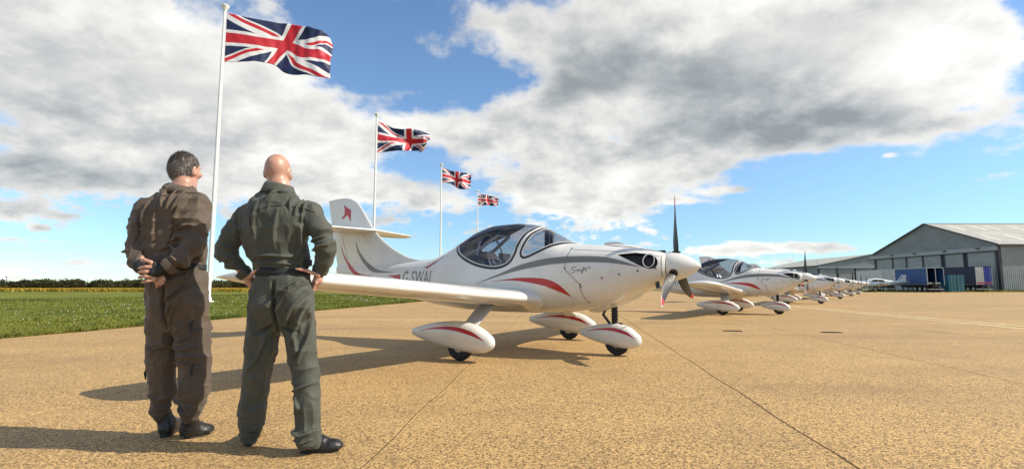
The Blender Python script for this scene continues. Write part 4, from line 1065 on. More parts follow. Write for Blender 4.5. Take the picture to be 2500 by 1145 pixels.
# grass blades over the turf, denser near the apron
def blades(N, ymin, ymax, umax, hmin, hmax, w):
    y = ymin + (ymax - ymin) * RNG.random(N) ** 1.7; u = umax * RNG.random(N) ** 1.25; x = -11.42 + .1655 * y - u + .03
    h = RNG.uniform(hmin, hmax, N) * (1 + y / 60); a = RNG.uniform(0, 2 * math.pi, N); lean = RNG.normal(0, .5, (N, 2)) * h[:, None]
    ww = w * (1 + y / 25)
    base = np.stack([x, y, np.full(N, .015)], 1); d = np.stack([np.cos(a) * ww, np.sin(a) * ww, np.zeros(N)], 1)
    tip = base + np.concatenate([lean, h[:, None]], 1)
    return np.stack([base - d, base + d, tip], 1).reshape(-1, 3)
V = np.vstack([blades(130000, 8.0, 60, 30, .03, .065, .011), blades(14000, 8, 46, .5, .04, .09, .009)])
tag(link('grass_blades', tri_cloud('grass_blades', V, M_BLADE)), 'short mown grass blades on the turf left of the apron', 'grass', kind='stuff')
nd = 700; y = 9 + 40 * RNG.random(nd) ** 1.6; u = .3 + 22 * RNG.random(nd); x = -11.42 + .1655 * y - u; s_ = .010 + .0005 * y
keep = np.sin(x * .9) * np.sin(y * .5 + 1) > -.1; x, y, s_ = x[keep], y[keep], s_[keep]
c_ = np.stack([x, y, np.full(len(x), .10)], 1)
V = np.stack([c_ + np.stack([-s_, 0 * s_, 0 * s_], 1), c_ + np.stack([s_, 0 * s_, 0 * s_], 1), c_ + np.stack([0 * s_, .6 * s_, 1.3 * s_], 1)], 1).reshape(-1, 3)
tag(link('daisies', tri_cloud('daisies', V, M_DAISY)), 'tiny white daisies scattered in the turf', 'flowers', kind='stuff')

# crop strip: upright stalk tufts on a low bank
N = 70000; x = RNG.uniform(-260, 12, N); y = 85 + 60 * RNG.random(N) ** 2.2; h = .48 * RNG.uniform(.75, 1.15, N) * (1 + .12 * np.sin(x * .21) * np.sin(y * .17 + 2)); wv_ = RNG.uniform(.10, .22, N); z0 = np.full(N, 0.0)
base = np.stack([x, y, z0], 1); d = np.stack([wv_, RNG.normal(0, .05, N), 0 * x], 1); tip = base + np.stack([RNG.normal(0, .12, N), RNG.normal(0, .1, N), h], 1)
V = np.concatenate([np.stack([base - d, base + d, tip], 1), np.stack([base - d, tip, tip - d * 1.2], 1)]).reshape(-1, 3)
tag(link('ripe_crop', tri_cloud('ripe_crop', V, M_CROP)), 'strip of ripe golden crop beyond the turf', 'crop', kind='stuff')
sheet('crop_field', [(-600, 85.5), (12, 85.5), (20, 240), (-700, 240)], -.02, M_CROP)

# far wood: many crowns of leaf faces that read as one dark mass
parts = []
xw = -700.0
while xw < 60:
    R_ = random.uniform(3.2, 6.5); yy = random.uniform(235, 262); hh = random.uniform(3.1, 4.2) * (0.75 if random.random() < .25 else 1)
    n = 900 if xw > -300 else 420; p = RNG.normal(0, 1, (n, 3)); p /= np.linalg.norm(p, axis=1)[:, None]; p *= (RNG.random((n, 1)) ** .25)
    c = np.array([xw, yy, hh * .45]) + p * np.array([R_, R_ * .8, hh * .58]); c[:, 2] = np.maximum(c[:, 2], .2)
    c[:, 2] += .35 * np.sin(c[:, 0] * 1.3) * (c[:, 2] > hh * .5)
    s1 = RNG.normal(0, .42, (n, 3)); s2 = RNG.normal(0, .42, (n, 3))
    parts.append(np.stack([c, c + s1, c + s2], 1).reshape(-1, 3)); xw += R_ * random.uniform(.30, .65)
tag(link('far_wood', tri_cloud('far_wood', np.vstack(parts), M_LEAF)), 'dark low belt of woodland along the horizon at left', 'woodland', kind='stuff')

mt = empty('radar_mast', (-240, 246, 0)); tag(mt, 'thin far mast with a white round head above the wood', 'mast')
MB().tube([(0, 0, 0), (0, 0, 5.0)], .16, 8).build('pole', M_SILVER, mt, True)
MB().lathe([(.1, 4.9), (.5, 5.1), (.62, 5.5), (.5, 5.9), (.1, 6.1)], 'z', 14).build('head', M_POLE, mt, True, 50)

# rough yellow-green verge in front of the hangar
N = 16000; x = RNG.uniform(60, 150, N); y = 86.2 + 3.4 * RNG.random(N); k = (x > 84.5) | (y < 88.5); x, y = x[k], y[k]; n = len(x)
h = RNG.uniform(.12, .42, n); base = np.stack([x, y, np.full(n, -.02)], 1); d = np.stack([RNG.uniform(.06, .12, n), RNG.normal(0, .03, n), 0 * x], 1)
V = np.stack([base - d, base + d, base + np.stack([RNG.normal(0, .1, n), RNG.normal(0, .1, n), h], 1)], 1).reshape(-1, 3)
tag(link('verge_grass', tri_cloud('verge_grass', V, leafmat('verge_blades', (.14, .16, .02), (.30, .29, .05), .6))), 'rough yellow-green grass verge along the hangar wall', 'grass', kind='stuff')

# ================================================================== people
def vnoise(P, seed=0):
    """smooth value noise, 0..1, for an (n,3) array"""
    P = np.asarray(P, np.float64) + 100.37 + seed * 7.13
    i = np.floor(P).astype(np.int64); f = P - i; f = f * f * (3 - 2 * f)
    def h(a, b, c):
        n = (a * 374761393 + b * 668265263 + c * 2147483647 + seed * 97) & 0x7fffffff
        n = ((n ^ (n >> 13)) * 1274126177) & 0x7fffffff
        return ((n ^ (n >> 16)) & 0xffff) / 65535.0
    o = 0
    for dx_ in (0, 1):
        for dy_ in (0, 1):
            for dz_ in (0, 1):
                w = (f[:, 0] if dx_ else 1 - f[:, 0]) * (f[:, 1] if dy_ else 1 - f[:, 1]) * (f[:, 2] if dz_ else 1 - f[:, 2])
                o = o + w * h(i[:, 0] + dx_, i[:, 1] + dy_, i[:, 2] + dz_)
    return o
def ridge(P, seed=0, p=1.6): return (1 - np.abs(2 * vnoise(P, seed) - 1)) ** p

class SDF:
    """signed distance field on a grid; solids are blended in, then skinned as ONE surface"""
    def __init__(s, lo, hi, h):
        s.lo = np.array(lo, float); s.h = h; s.n = np.ceil((np.array(hi) - s.lo) / h).astype(int) + 1
        s.F = np.full(s.n, 1.0, np.float32)
    def _win(s, lo, hi):
        a = np.clip(np.floor((np.array(lo) - s.lo) / s.h).astype(int), 0, s.n); b = np.clip(np.ceil((np.array(hi) - s.lo) / s.h).astype(int) + 1, 0, s.n)
        g = [(s.lo[k] + s.h * np.arange(a[k], b[k])).astype(np.float32) for k in range(3)]
        return (slice(a[0], b[0]), slice(a[1], b[1]), slice(a[2], b[2])), g[0][:, None, None], g[1][None, :, None], g[2][None, None, :]
    def _put(s, sl, d, k, op):
        c = s.F[sl]
        if op == 'sub': d = -d
        if k > 0:
            if op == 'add':
                h = np.clip(.5 + .5 * (c - d) / k, 0, 1); s.F[sl] = c * (1 - h) + d * h - k * h * (1 - h)
            else:
                h = np.clip(.5 - .5 * (c - d) / k, 0, 1); s.F[sl] = c * (1 - h) + d * h + k * h * (1 - h)
        else: s.F[sl] = np.minimum(c, d) if op == 'add' else np.maximum(c, d)
    def cone(s, a, b, ra, rb, k=.03, fy=1.0, op='add'):
        """rounded cone a->b; fy squashes its depth"""
        a, b = np.array(a, float), np.array(b, float); m = max(ra, rb) * max(1, fy) + k + 2 * s.h
        sl, X, Y, Z = s._win(np.minimum(a, b) - m, np.maximum(a, b) + m)
        ab = (b - a) * np.array([1, 1 / fy, 1]); L2 = float(ab @ ab) + 1e-9
        px, py, pz = X - a[0], (Y - a[1]) / fy, Z - a[2]
        t = np.clip((px * ab[0] + py * ab[1] + pz * ab[2]) / L2, 0, 1)
        d = np.sqrt((px - ab[0] * t) ** 2 + (py - ab[1] * t) ** 2 + (pz - ab[2] * t) ** 2) - (ra + (rb - ra) * t)
        s._put(sl, d * min(1, fy), k, op)
    def chain(s, pts, rad, k=.03, fy=1.0):
        for i in range(len(pts) - 1): s.cone(pts[i], pts[i + 1], rad[i], rad[i + 1], k, fy)
    def ell(s, c, r, k=.02, yaw=0.0, pitch=0.0, op='add'):
        c = np.array(c, float); m = max(r) + k + 2 * s.h
        sl, X, Y, Z = s._win(c - m, c + m); px, py, pz = X - c[0], Y - c[1], Z - c[2]
        if yaw: cy, sy = math.cos(yaw), math.sin(yaw); px, py = px * cy - py * sy, px * sy + py * cy
        if pitch: cp, sp_ = math.cos(pitch), math.sin(pitch); py, pz = py * cp - pz * sp_, py * sp_ + pz * cp
        k0 = np.sqrt((px / r[0]) ** 2 + (py / r[1]) ** 2 + (pz / r[2]) ** 2); k1 = np.sqrt((px / r[0] ** 2) ** 2 + (py / r[1] ** 2) ** 2 + (pz / r[2] ** 2) ** 2) + 1e-9
        s._put(sl, k0 * (k0 - 1) / k1, k, op)
    def half(s, axis, at, sign, k=0.0):
        """keep the side where sign*(coord-at) < 0"""
        sl, X, Y, Z = s._win(s.lo, s.lo + s.h * s.n); d = sign * ((X, Y, Z)[axis] - at)
        c = s.F; d = np.broadcast_to(d, c.shape)
        if k > 0:
            h = np.clip(.5 - .5 * (c - d) / k, 0, 1); s.F = (c * (1 - h) + d * h + k * h * (1 - h)).astype(np.float32)
        else: s.F = np.maximum(c, d).astype(np.float32)
    def skin(s):
        F = s.F; I = F < 0; n = s.n
        cnt = sum(I[a:n[0] - 1 + a, b:n[1] - 1 + b, c:n[2] - 1 + c].astype(np.int8) for a in (0, 1) for b in (0, 1) for c in (0, 1))
        cell = np.argwhere((cnt > 0) & (cnt < 8)); idx = np.full(n - 1, -1, np.int64); idx[tuple(cell.T)] = np.arange(len(cell))
        co = [(a, b, c) for a in (0, 1) for b in (0, 1) for c in (0, 1)]
        vals = [F[cell[:, 0] + a, cell[:, 1] + b, cell[:, 2] + c] for a, b, c in co]
        P = np.zeros((len(cell), 3)); N = np.zeros(len(cell))
        for i in range(8):
            for j in range(i + 1, 8):
                if sum(abs(co[i][q] - co[j][q]) for q in range(3)) != 1: continue
                x = (vals[i] < 0) != (vals[j] < 0); t = np.where(x, vals[i] / (vals[i] - vals[j] + 1e-12), 0)
                pt = np.array(co[i]) + t[:, None] * (np.array(co[j]) - np.array(co[i])); P += pt * x[:, None]; N += x
        V = s.lo + s.h * (cell + P / N[:, None])
        faces = []
        for ax in range(3):
            u, w = (ax + 1) % 3, (ax + 2) % 3
            A = I[tuple(slice(0, n[q] - 1) if q == ax else slice(1, n[q] - 1) for q in range(3))]
            B = I[tuple(slice(1, n[q]) if q == ax else slice(1, n[q] - 1) for q in range(3))]
            e = np.argwhere(A != B); flip = A[tuple(e.T)]
            base = e.copy(); base[:, u] += 1; base[:, w] += 1
            q4 = []
            for du, dw in ((-1, -1), (0, -1), (0, 0), (-1, 0)):
                c = base.copy(); c[:, u] += du; c[:, w] += dw; q4.append(idx[tuple(c.T)])
            q4 = np.stack(q4, 1); q4[~flip] = q4[~flip][:, ::-1]; faces.append(q4)
        return V, np.vstack(faces)

def raw_mesh(name, V, Fq, mat):
    me = bpy.data.meshes.new(name); n = len(Fq)
    me.vertices.add(len(V)); me.vertices.foreach_set('co', V.astype(np.float32).ravel())
    me.loops.add(4 * n); me.loops.foreach_set('vertex_index', Fq.astype(np.int32).ravel())
    me.polygons.add(n); me.polygons.foreach_set('loop_start', np.arange(0, 4 * n, 4, dtype=np.int32)); me.polygons.foreach_set('loop_total', np.full(n, 4, np.int32))
    me.update(calc_edges=True); me.validate(); me.polygons.foreach_set('use_smooth', [True] * len(me.polygons)); me.materials.append(mat)
    return me
def vnormals(V, Fq):
    d1 = V[Fq[:, 2]] - V[Fq[:, 0]]; d2 = V[Fq[:, 3]] - V[Fq[:, 1]]; fn = np.cross(d1, d2); N = np.zeros_like(V)
    for k in range(4): np.add.at(N, Fq[:, k], fn)
    return N / (np.linalg.norm(N, axis=1)[:, None] + 1e-12)
def relax(V, Fq, it=2, lam=.5):
    E_ = np.vstack([Fq[:, [0, 1]], Fq[:, [1, 2]], Fq[:, [2, 3]], Fq[:, [3, 0]]])
    for _ in range(it):
        A = np.zeros_like(V); c = np.zeros(len(V)); np.add.at(A, E_[:, 0], V[E_[:, 1]]); np.add.at(c, E_[:, 0], 1)
        V = V + lam * (A / c[:, None] - V)
    return V
def seg2(P, a, b):
    """distance and parameter of points (n,2) to a segment"""
    a, b = np.array(a, float), np.array(b, float); ab = b - a; t = np.clip(((P - a) @ ab) / (ab @ ab + 1e-12), 0, 1)
    return np.linalg.norm(P - a - t[:, None] * ab, axis=1), t
def fold_disp(V, N, folds):
    """drawn folds: (polyline of (x,y,z), width m, height m); felt only where cloth faces the same way"""
    D = np.zeros(len(V))
    for pts, w, a in folds:
        best = np.full(len(V), 9.0); tt = np.zeros(len(V)); m = len(pts) - 1
        for i in range(m):
            d, t = seg2(V[:, [0, 2]], (pts[i][0], pts[i][2]), (pts[i + 1][0], pts[i + 1][2])); k = d < best; best[k] = d[k]; tt[k] = (i + t[k]) / m
        D += 1.75 * a * np.exp(-(best / (w * .72)) ** 2) * np.sin(np.pi * np.clip(.08 + .84 * tt, 0, 1)) ** .7 * np.clip(-N[:, 1] * 1.6 + .5, 0, 1)
    return D
def limb_rings(V, a, b, rad, freq, amp, seed, lo=0.0, hi=1.0):
    """gathers running round a limb between parameters lo..hi of its axis"""
    a, b = np.array(a, float), np.array(b, float); ab = b - a; L = np.linalg.norm(ab); u = ab / L
    t = (V - a) @ u / L; r = np.linalg.norm(V - a - np.outer((V - a) @ u, u), axis=1)
    w = np.clip((t - lo) / .12, 0, 1) * np.clip((hi - t) / .12, 0, 1) * np.clip((rad - r) / .03 + 1, 0, 1)
    q = np.stack([t * L * freq + .55 * vnoise(V * 9, seed) * 2, (V - a) @ np.array([u[2], .3, -u[0]]) * 5.0, V[:, 1] * 5.0], 1)
    return amp * w * (ridge(q, seed, 1.8) - .35)

# ---- cloth and skin
def cloth_mat(name, col, dark):
    m = bpy.data.materials.new(name); m.use_nodes = True; nt = m.node_tree; b = nt.nodes['Principled BSDF']
    t = S(nt, nt.nodes.new('ShaderNodeTexCoord').outputs['Object'])
    n1 = noise(nt, t, 7.0, 5.0, .6); n2 = noise(nt, t, 380.0, 2.0, .6); n3 = noise(nt, vmap(nt, t, (1, 1, .45)), 34.0, 4.0, .6)
    c = mixc(nt, n1.sstep(.3, .7), dark, col); c = mixc(nt, n2.sstep(.35, .65) * .25, c, tuple(x * .6 for x in col))
    nt.links.new(c.s, b.inputs['Base Color']); b.inputs['Roughness'].default_value = .68; b.inputs['Specular IOR Level'].default_value = .35
    b.inputs['Sheen Weight'].default_value = .12; b.inputs['Sheen Roughness'].default_value = .5
    bn = nt.nodes.new('ShaderNodeBump'); bn.inputs['Strength'].default_value = .8; bn.inputs['Distance'].default_value = .006
    nt.links.new((n3 * 1.0 + n2 * .12).s, bn.inputs['Height']); nt.links.new(bn.outputs[0], b.inputs['Normal'])
    return m
M_OLIVE = cloth_mat('olive_flight_suit', (0.070, 0.074, 0.058), (0.053, 0.059, 0.048))
M_BROWN = cloth_mat('brown_flight_suit', (0.102, 0.074, 0.052), (0.078, 0.058, 0.043))
M_SEAM = material('seam_thread', (0.035, 0.033, 0.026), .8)
M_BELT = material('black_webbing', (0.010, 0.011, 0.014), .7, bump=.3, bscale=160)
M_LEATH = material('black_leather', (0.014, 0.013, 0.013), .42, var=.3, vscale=30, bump=.35, bscale=45)
M_SOLE = material('rubber_sole', (0.020, 0.019, 0.018), .7)
M_ZIP = material('zip_metal', (0.40, 0.38, 0.34), .35, .8)
def skin_mat(name, c1, c2):
    m = bpy.data.materials.new(name); m.use_nodes = True; nt = m.node_tree; b = nt.nodes['Principled BSDF']
    t = S(nt, nt.nodes.new('ShaderNodeTexCoord').outputs['Object'])
    c = mixc(nt, noise(nt, t, 16.0, 5.0, .6).sstep(.3, .7), c1, c2)
    sp2 = nt.nodes.new('ShaderNodeSeparateXYZ'); nt.links.new(t.s, sp2.inputs[0]); zz = S(nt, sp2.outputs[2]) + (noise(nt, t, 11.0, 3.0, .6) - .5) * .05
    c = mixc(nt, zz.sstep(1.660, 1.700) * zz.sstep(1.800, 1.765) * .40, c, (.30, .175, .135))
    c = mixc(nt, noise(nt, t, 420.0, 2.0, .6).sstep(.5, .72) * .16, c, (.24, .13, .10)); nt.links.new(c.s, b.inputs['Base Color'])
    b.inputs['Roughness'].default_value = .42; b.inputs['Subsurface Weight'].default_value = .18; b.inputs['Subsurface Radius'].default_value = (.9, .35, .18); b.inputs['Subsurface Scale'].default_value = .012
    bn = nt.nodes.new('ShaderNodeBump'); bn.inputs['Strength'].default_value = .25; bn.inputs['Distance'].default_value = .002
    nt.links.new(noise(nt, t, 130.0, 3.0, .6).s, bn.inputs['Height']); nt.links.new(bn.outputs[0], b.inputs['Normal'])
    return m
M_SKIN = skin_mat('skin', (0.44, 0.225, 0.155), (0.54, 0.315, 0.235))
M_EYE = material('eye_white', (0.75, 0.72, 0.68), .2)
M_IRIS = material('iris', (0.05, 0.04, 0.03), .2)

def head_frame(c, yaw):
    """head-local (right, forward, up) -> person coordinates"""
    f = np.array([math.sin(yaw), math.cos(yaw), 0]); r = np.array([math.cos(yaw), -math.sin(yaw), 0]); c = np.array(c)
    return lambda x, y, z: tuple(c + r * x + f * y + np.array([0, 0, z]))
def add_head(s, c, yaw, neck, sc=1.0):
    H = head_frame(c, yaw); E = lambda p, r, k, **kw: s.ell(H(*[q * sc for q in p]), tuple(q * sc for q in r), k, yaw=yaw, **kw)
    E((0, -.012, .018), (.078, .098, .094), .01)                  # cranium
    E((0, -.040, -.010), (.070, .064, .078), .012)
    E((0, .042, -.012), (.064, .056, .083), .015)                  # face block
    E((0, .045, -.078), (.050, .050, .045), .02)                 # jaw
    E((0, .088, -.100), (.022, .018, .018), .02)                  # chin
    E((0, .092, .030), (.050, .014, .014), .02)                   # brow
    s.cone(H(0, .096 * sc, .010 * sc), H(0, .114 * sc, -.026 * sc), .008 * sc, .012 * sc, .012)      # nose
    E((0, .100, -.058), (.024, .010, .007), .01); E((0, .099, -.070), (.020, .010, .008), .008)      # lips
    for sg in (-1, 1):
        E((sg * .033, .085, .004), (.016, .014, .011), .012, op='sub')
        E((sg * .050, .070, -.028), (.022, .024, .018), .025)     # cheekbone
        e = H(sg * .081 * sc, -.012 * sc, -.016 * sc)
        s.ell(e, (.013 * sc, .024 * sc, .036 * sc), .005, yaw=yaw + sg * .55)
        s.ell(H(sg * .092 * sc, -.002 * sc, -.013 * sc), (.008 * sc, .013 * sc, .021 * sc), .004, yaw=yaw + sg * .55, op='sub')
        s.ell(H(sg * .076 * sc, .002, -.044 * sc), (.008 * sc, .011 * sc, .012 * sc), .006, yaw=yaw)   # lobe
    for a, b, ra, rb in neck: s.cone(a, b, ra, rb, .03)
    return H
def eyes(H, par, sc=1.0):
    for sg in (-1, 1):
        e = MB().lathe([(.0001, -.0115)] + [(.0115 * math.cos(t), .0115 * math.sin(t)) for t in np.linspace(-1.4, 1.4, 9)] + [(.0001, .0115)], 'z', 14, H(sg * .033 * sc, .078 * sc, .004 * sc)).build('eye', M_EYE, par, True)
        MB().lathe([(.0001, -.006)] + [(.006 * math.cos(t), .006 * math.sin(t)) for t in np.linspace(-1.4, 1.4, 7)] + [(.0001, .006)], 'z', 12, H(sg * .033 * sc, .0855 * sc, .004 * sc)).build('iris', M_IRIS, e, True)

def ring_band(name, cs, mat, par, n=48, thick=.006):
    """a strip of webbing round the body: list of (centre, rx, ry) from lower to upper edge"""
    m = MB(); rings = []
    for c, rx, ry in cs: rings.append([(c[0] + rx * math.cos(a), c[1] + ry * math.sin(a), c[2] + c[3] * math.cos(a)) for a in np.linspace(0, 2 * math.pi, n, endpoint=False)])
    m.loft(rings, False); o = m.build(name, mat, par, True, 60)
    sm = o.modifiers.new('t', 'SOLIDIFY'); sm.thickness = thick; sm.offset = 1
    return o

def surface_line(name, garment, pts, width, mat, par, lift=.003, n=40, teeth=0):
    """a seam or zip laid on the camera-side surface of a garment along drawn points"""
    from mathutils.bvhtree import BVHTree
    me = garment.data; bvh = BVHTree.FromPolygons([v.co for v in me.vertices], [p.vertices for p in me.polygons])
    P = np.array(pts); c = np.stack([np.interp(np.linspace(0, 1, n), np.linspace(0, 1, len(P)), P[:, k]) for k in range(3)], 1)
    m = MB(); path = []
    for q in c:
        hit = bvh.ray_cast(Vector((q[0], -1.2, q[2])), Vector((0, 1, 0)))
        if hit[0] is None: continue
        path.append(hit[0] + Vector((0, -1, 0)) * lift + hit[1] * lift * .3)
    if len(path) < 4: return None
    for _ in range(2): path = [path[0]] + [(path[i - 1] + path[i] * 2 + path[i + 1]) / 4 for i in range(1, len(path) - 1)] + [path[-1]]
    m.tube(path, width, 6); return m.build(name, mat, par, True)

def shoe(par, name, heel, toe, w, h_ankle, mat, ank=None):
    """heel and toe on the ground; returns upper with its sole"""
    heel, toe = np.array([*heel, 0.]), np.array([*toe, 0.]); d = (toe - heel); L = np.linalg.norm(d); d /= L; yaw = math.atan2(d[0], d[1])
    lo = np.minimum(heel, toe) - .16; hi = np.maximum(heel, toe) + .16; lo[2] = -.02; hi[2] = h_ankle + .08
    s = SDF(lo, hi, .004)
    q = lambda t, z, o=0: tuple(heel + d * L * t + np.array([d[1] * o, -d[0] * o, z]))
    s.ell(q(.16, .045), (w * .42, .055, .055), .02, yaw=yaw)
    s.cone(q(.20, .05), q(.55, .045), .040, .040, .03); s.ell(q(.72, .030), (w * .52, .085, .040), .03, yaw=yaw); s.ell(q(.86, .026), (w * .46, .048, .034), .03, yaw=yaw)
    s.cone(q(.20, .06), q(.20, h_ankle) if ank is None else (ank[0], ank[1], h_ankle), .046, .048 if ank is not None else .040, .02); s.cone(q(.24, .08), q(.5, .06), .045, .036, .03)
    s.half(2, .016, -1, .006)
    V, Fq = s.skin(); V = relax(V, Fq, 2); N = vnormals(V, Fq)
    V = V + N * (.0022 * (ridge(V * np.array([40, 40, 55]), 5) - .4))[:, None]
    o = link(name, raw_mesh(name, V, Fq, mat), par)
    out = []
    for a in np.linspace(0, 2 * math.pi, 40, endpoint=False):
        ca, sa = math.cos(a), math.sin(a); t = .5 + .52 * ca; ww = w * (.50 if ca > 0 else .44) * (1 - .16 * math.exp(-((t - .42) / .16) ** 2)) * abs(sa) ** .7 * (1 if sa > 0 else -1)
        p = heel + d * L * t + np.array([d[1], -d[0], 0]) * ww; out.append(p)
    m = MB(); m.loft([[(p[0], p[1], z) for p in out] for z in (0.0, .010, .024)], True); m.build('sole', M_SOLE, o, True, 40)
    m = MB()
    for k in range(5):
        a, b = q(.42 + .055 * k, .085 - .009 * k, -.022), q(.42 + .055 * k, .085 - .009 * k, .022); mid = q(.42 + .055 * k, .098 - .010 * k, 0)
        m.tube([a, mid, b], .0028, 6)
    m.build('lace', M_BELT, o, True)
    return o

# ---------------------------------------------------------------- bald man, olive suit, hands on hips
def man_olive():
    O = (-1.446, 3.270); T = empty('person', (O[0], O[1], 0)); tag(T, 'bald man in an olive green flight suit, hands on hips, seen from behind', 'person')
    hipL, hipR = (-0.101, 0.010, 0.956), (0.105, 0.000, 0.956)
    kneeL, kneeR = (-0.160, 0.030, 0.439), (0.180, -0.020, 0.430)
    ankL, ankR = (-0.194, 0.060, 0.084), (0.225, -0.060, 0.117)
    shL, shR = (-0.250, 0.000, 1.448), (0.163, 0.000, 1.461)
    elL, elR = (-0.365, -0.030, 1.220), (0.285, -0.050, 1.245)
    wrL, wrR = (-0.257, 0.030, 1.078), (0.224, 0.020, 1.088)
    # --- body: one continuous surface
    b = SDF((-.55, -.30, -.01), (.55, .32, 1.92), .0052)
    head = (-0.078, 0.035, 1.744)
    H = add_head(b, head, R(-3), [((-0.055, 0.000, 1.650), (-0.059, 0.000, 1.565), .058, .056), ((-0.056, 0.050, 1.646), (-0.064, 0.030, 1.548), .045, .06)], .95)
    b.chain([(-0.060, 0.000, 1.530), (-0.058, 0.000, 1.358), (-0.017, 0.000, 1.150), (0.000, 0.000, 0.995)], [.12, .145, .125, .135], .05, .72)
    b.chain([shL, elL, wrL], [.040, .034, .026], .02); b.chain([shR, elR, wrR], [.040, .034, .026], .02); b.cone(shL, shR, .042, .042, .04)
    b.chain([hipL, kneeL, ankL], [.085, .055, .038], .04); b.chain([hipR, kneeR, ankR], [.085, .055, .038], .04)
    b.cone(ankL, (ankL[0] + .01, ankL[1] + .02, .05), .030, .024, .02); b.cone(ankR, (ankR[0] + .01, ankR[1], .05), .030, .024, .02)
    # hands: palm, four fingers, thumb
    def hand(wr, palm, knuck, tips, thumb, r=.0085):
        b.cone(wr, palm, .026, .028, .02, .8); b.chain([palm, tuple((np.array(knuck[0]) + np.array(knuck[3])) / 2)], [.027, .022], .015)
        for i, (k_, t_) in enumerate(zip(knuck, tips)):
            pts = [k_] + list(t_); rr = [r * (1.15 if i in (1, 2) else 1.0) * q for q in np.linspace(1.15, .82, len(pts))]
            b.cone(palm, k_, .014, .0105, .008); b.chain(pts, rr, .003)
        b.chain(thumb, [.0135, .0115, .0098, .0085][:len(thumb)], .006)
    hand(wrR, (0.217, 0.010, 1.041), [(0.216, -0.015, 1.020), (0.202, 0.010, 1.010), (0.192, 0.032, 1.003), (0.179, 0.052, 0.995)],
         [[(0.199, -0.012, 0.985), (0.184, -0.004, 0.951)], [(0.188, 0.012, 0.964), (0.169, 0.018, 0.925)], [(0.176, 0.036, 0.953), (0.156, 0.044, 0.917)], [(0.164, 0.060, 0.953), (0.146, 0.070, 0.924)]],
         [(0.231, -0.025, 1.066), (0.181, -0.062, 1.091), (0.151, -0.090, 1.100), (0.124, -0.105, 1.105)])
    hand(wrL, (-0.221, 0.020, 1.036), [(-0.196, -0.008, 1.010), (-0.205, 0.016, 1.003), (-0.213, 0.038, 0.997), (-0.220, 0.058, 0.995)],
         [[(-0.182, -0.002, 0.990), (-0.174, 0.010, 0.964)], [(-0.189, 0.024, 0.974), (-0.178, 0.036, 0.943)], [(-0.199, 0.050, 0.969), (-0.188, 0.062, 0.935)], [(-0.206, 0.070, 0.971), (-0.194, 0.080, 0.945)]],
         [(-0.217, -0.005, 1.046), (-0.182, -0.045, 1.061), (-0.155, -0.065, 1.078), (-0.134, -0.078, 1.096)])
    V, Fq = b.skin(); V = relax(V, Fq, 2, .4)
    body = link('body', raw_mesh('body', V, Fq, M_SKIN), T); eyes(H, body)
    # --- trousers of the suit
    s = SDF((-.42, -.26, .03), (.42, .28, 1.16), .0048)
    s.chain([(-0.009, 0.000, 1.077), (0.002, -0.005, 0.995), (0.012, -0.015, 0.868)], [.158, .185, .175], .02, .70)
    s.ell((-0.062, -0.050, 0.882), (.098, .10, .12), .02); s.ell((0.125, -0.055, 0.882), (.098, .10, .12), .035)
    s.chain([hipL, (-0.106, 0.010, 0.739), kneeL, (-0.177, 0.050, 0.268), ankL, (-0.197, 0.065, 0.058)], [.103, .106, .090, .085, .064, .060], .012)
    s.chain([hipR, (0.121, 0.000, 0.740), kneeR, (0.206, -0.045, 0.276), ankR, (0.232, -0.060, 0.083)], [.103, .104, .083, .080, .074, .078], .012)
    s.half(2, (-0.009, 0.000, 1.088)[2], 1, .012)
    s.F += .004; V, Fq = s.skin(); V = relax(V, Fq, 2); N = vnormals(V, Fq)
    D = .012 * (ridge(V * np.array([8, 6, 3.0]) + V[:, [2, 0, 1]] * np.array([2.0, 0, 1.5]), 3) - .4) + .009 * (ridge(V * np.array([17, 14, 11.0]), 4, 2.4) - .3)
    D *= np.clip((1.12 - V[:, 2]) / .1, .2, 1)
    D += limb_rings(V, hipL, kneeL, .16, 15, .008, 11, .62, 1.05) + limb_rings(V, hipR, kneeR, .16, 15, .008, 12, .62, 1.05)
    D += limb_rings(V, kneeL, ankL, .13, 19, .010, 13, .45, 1.12) + limb_rings(V, kneeR, ankR, .13, 19, .010, 14, .52, 1.12)
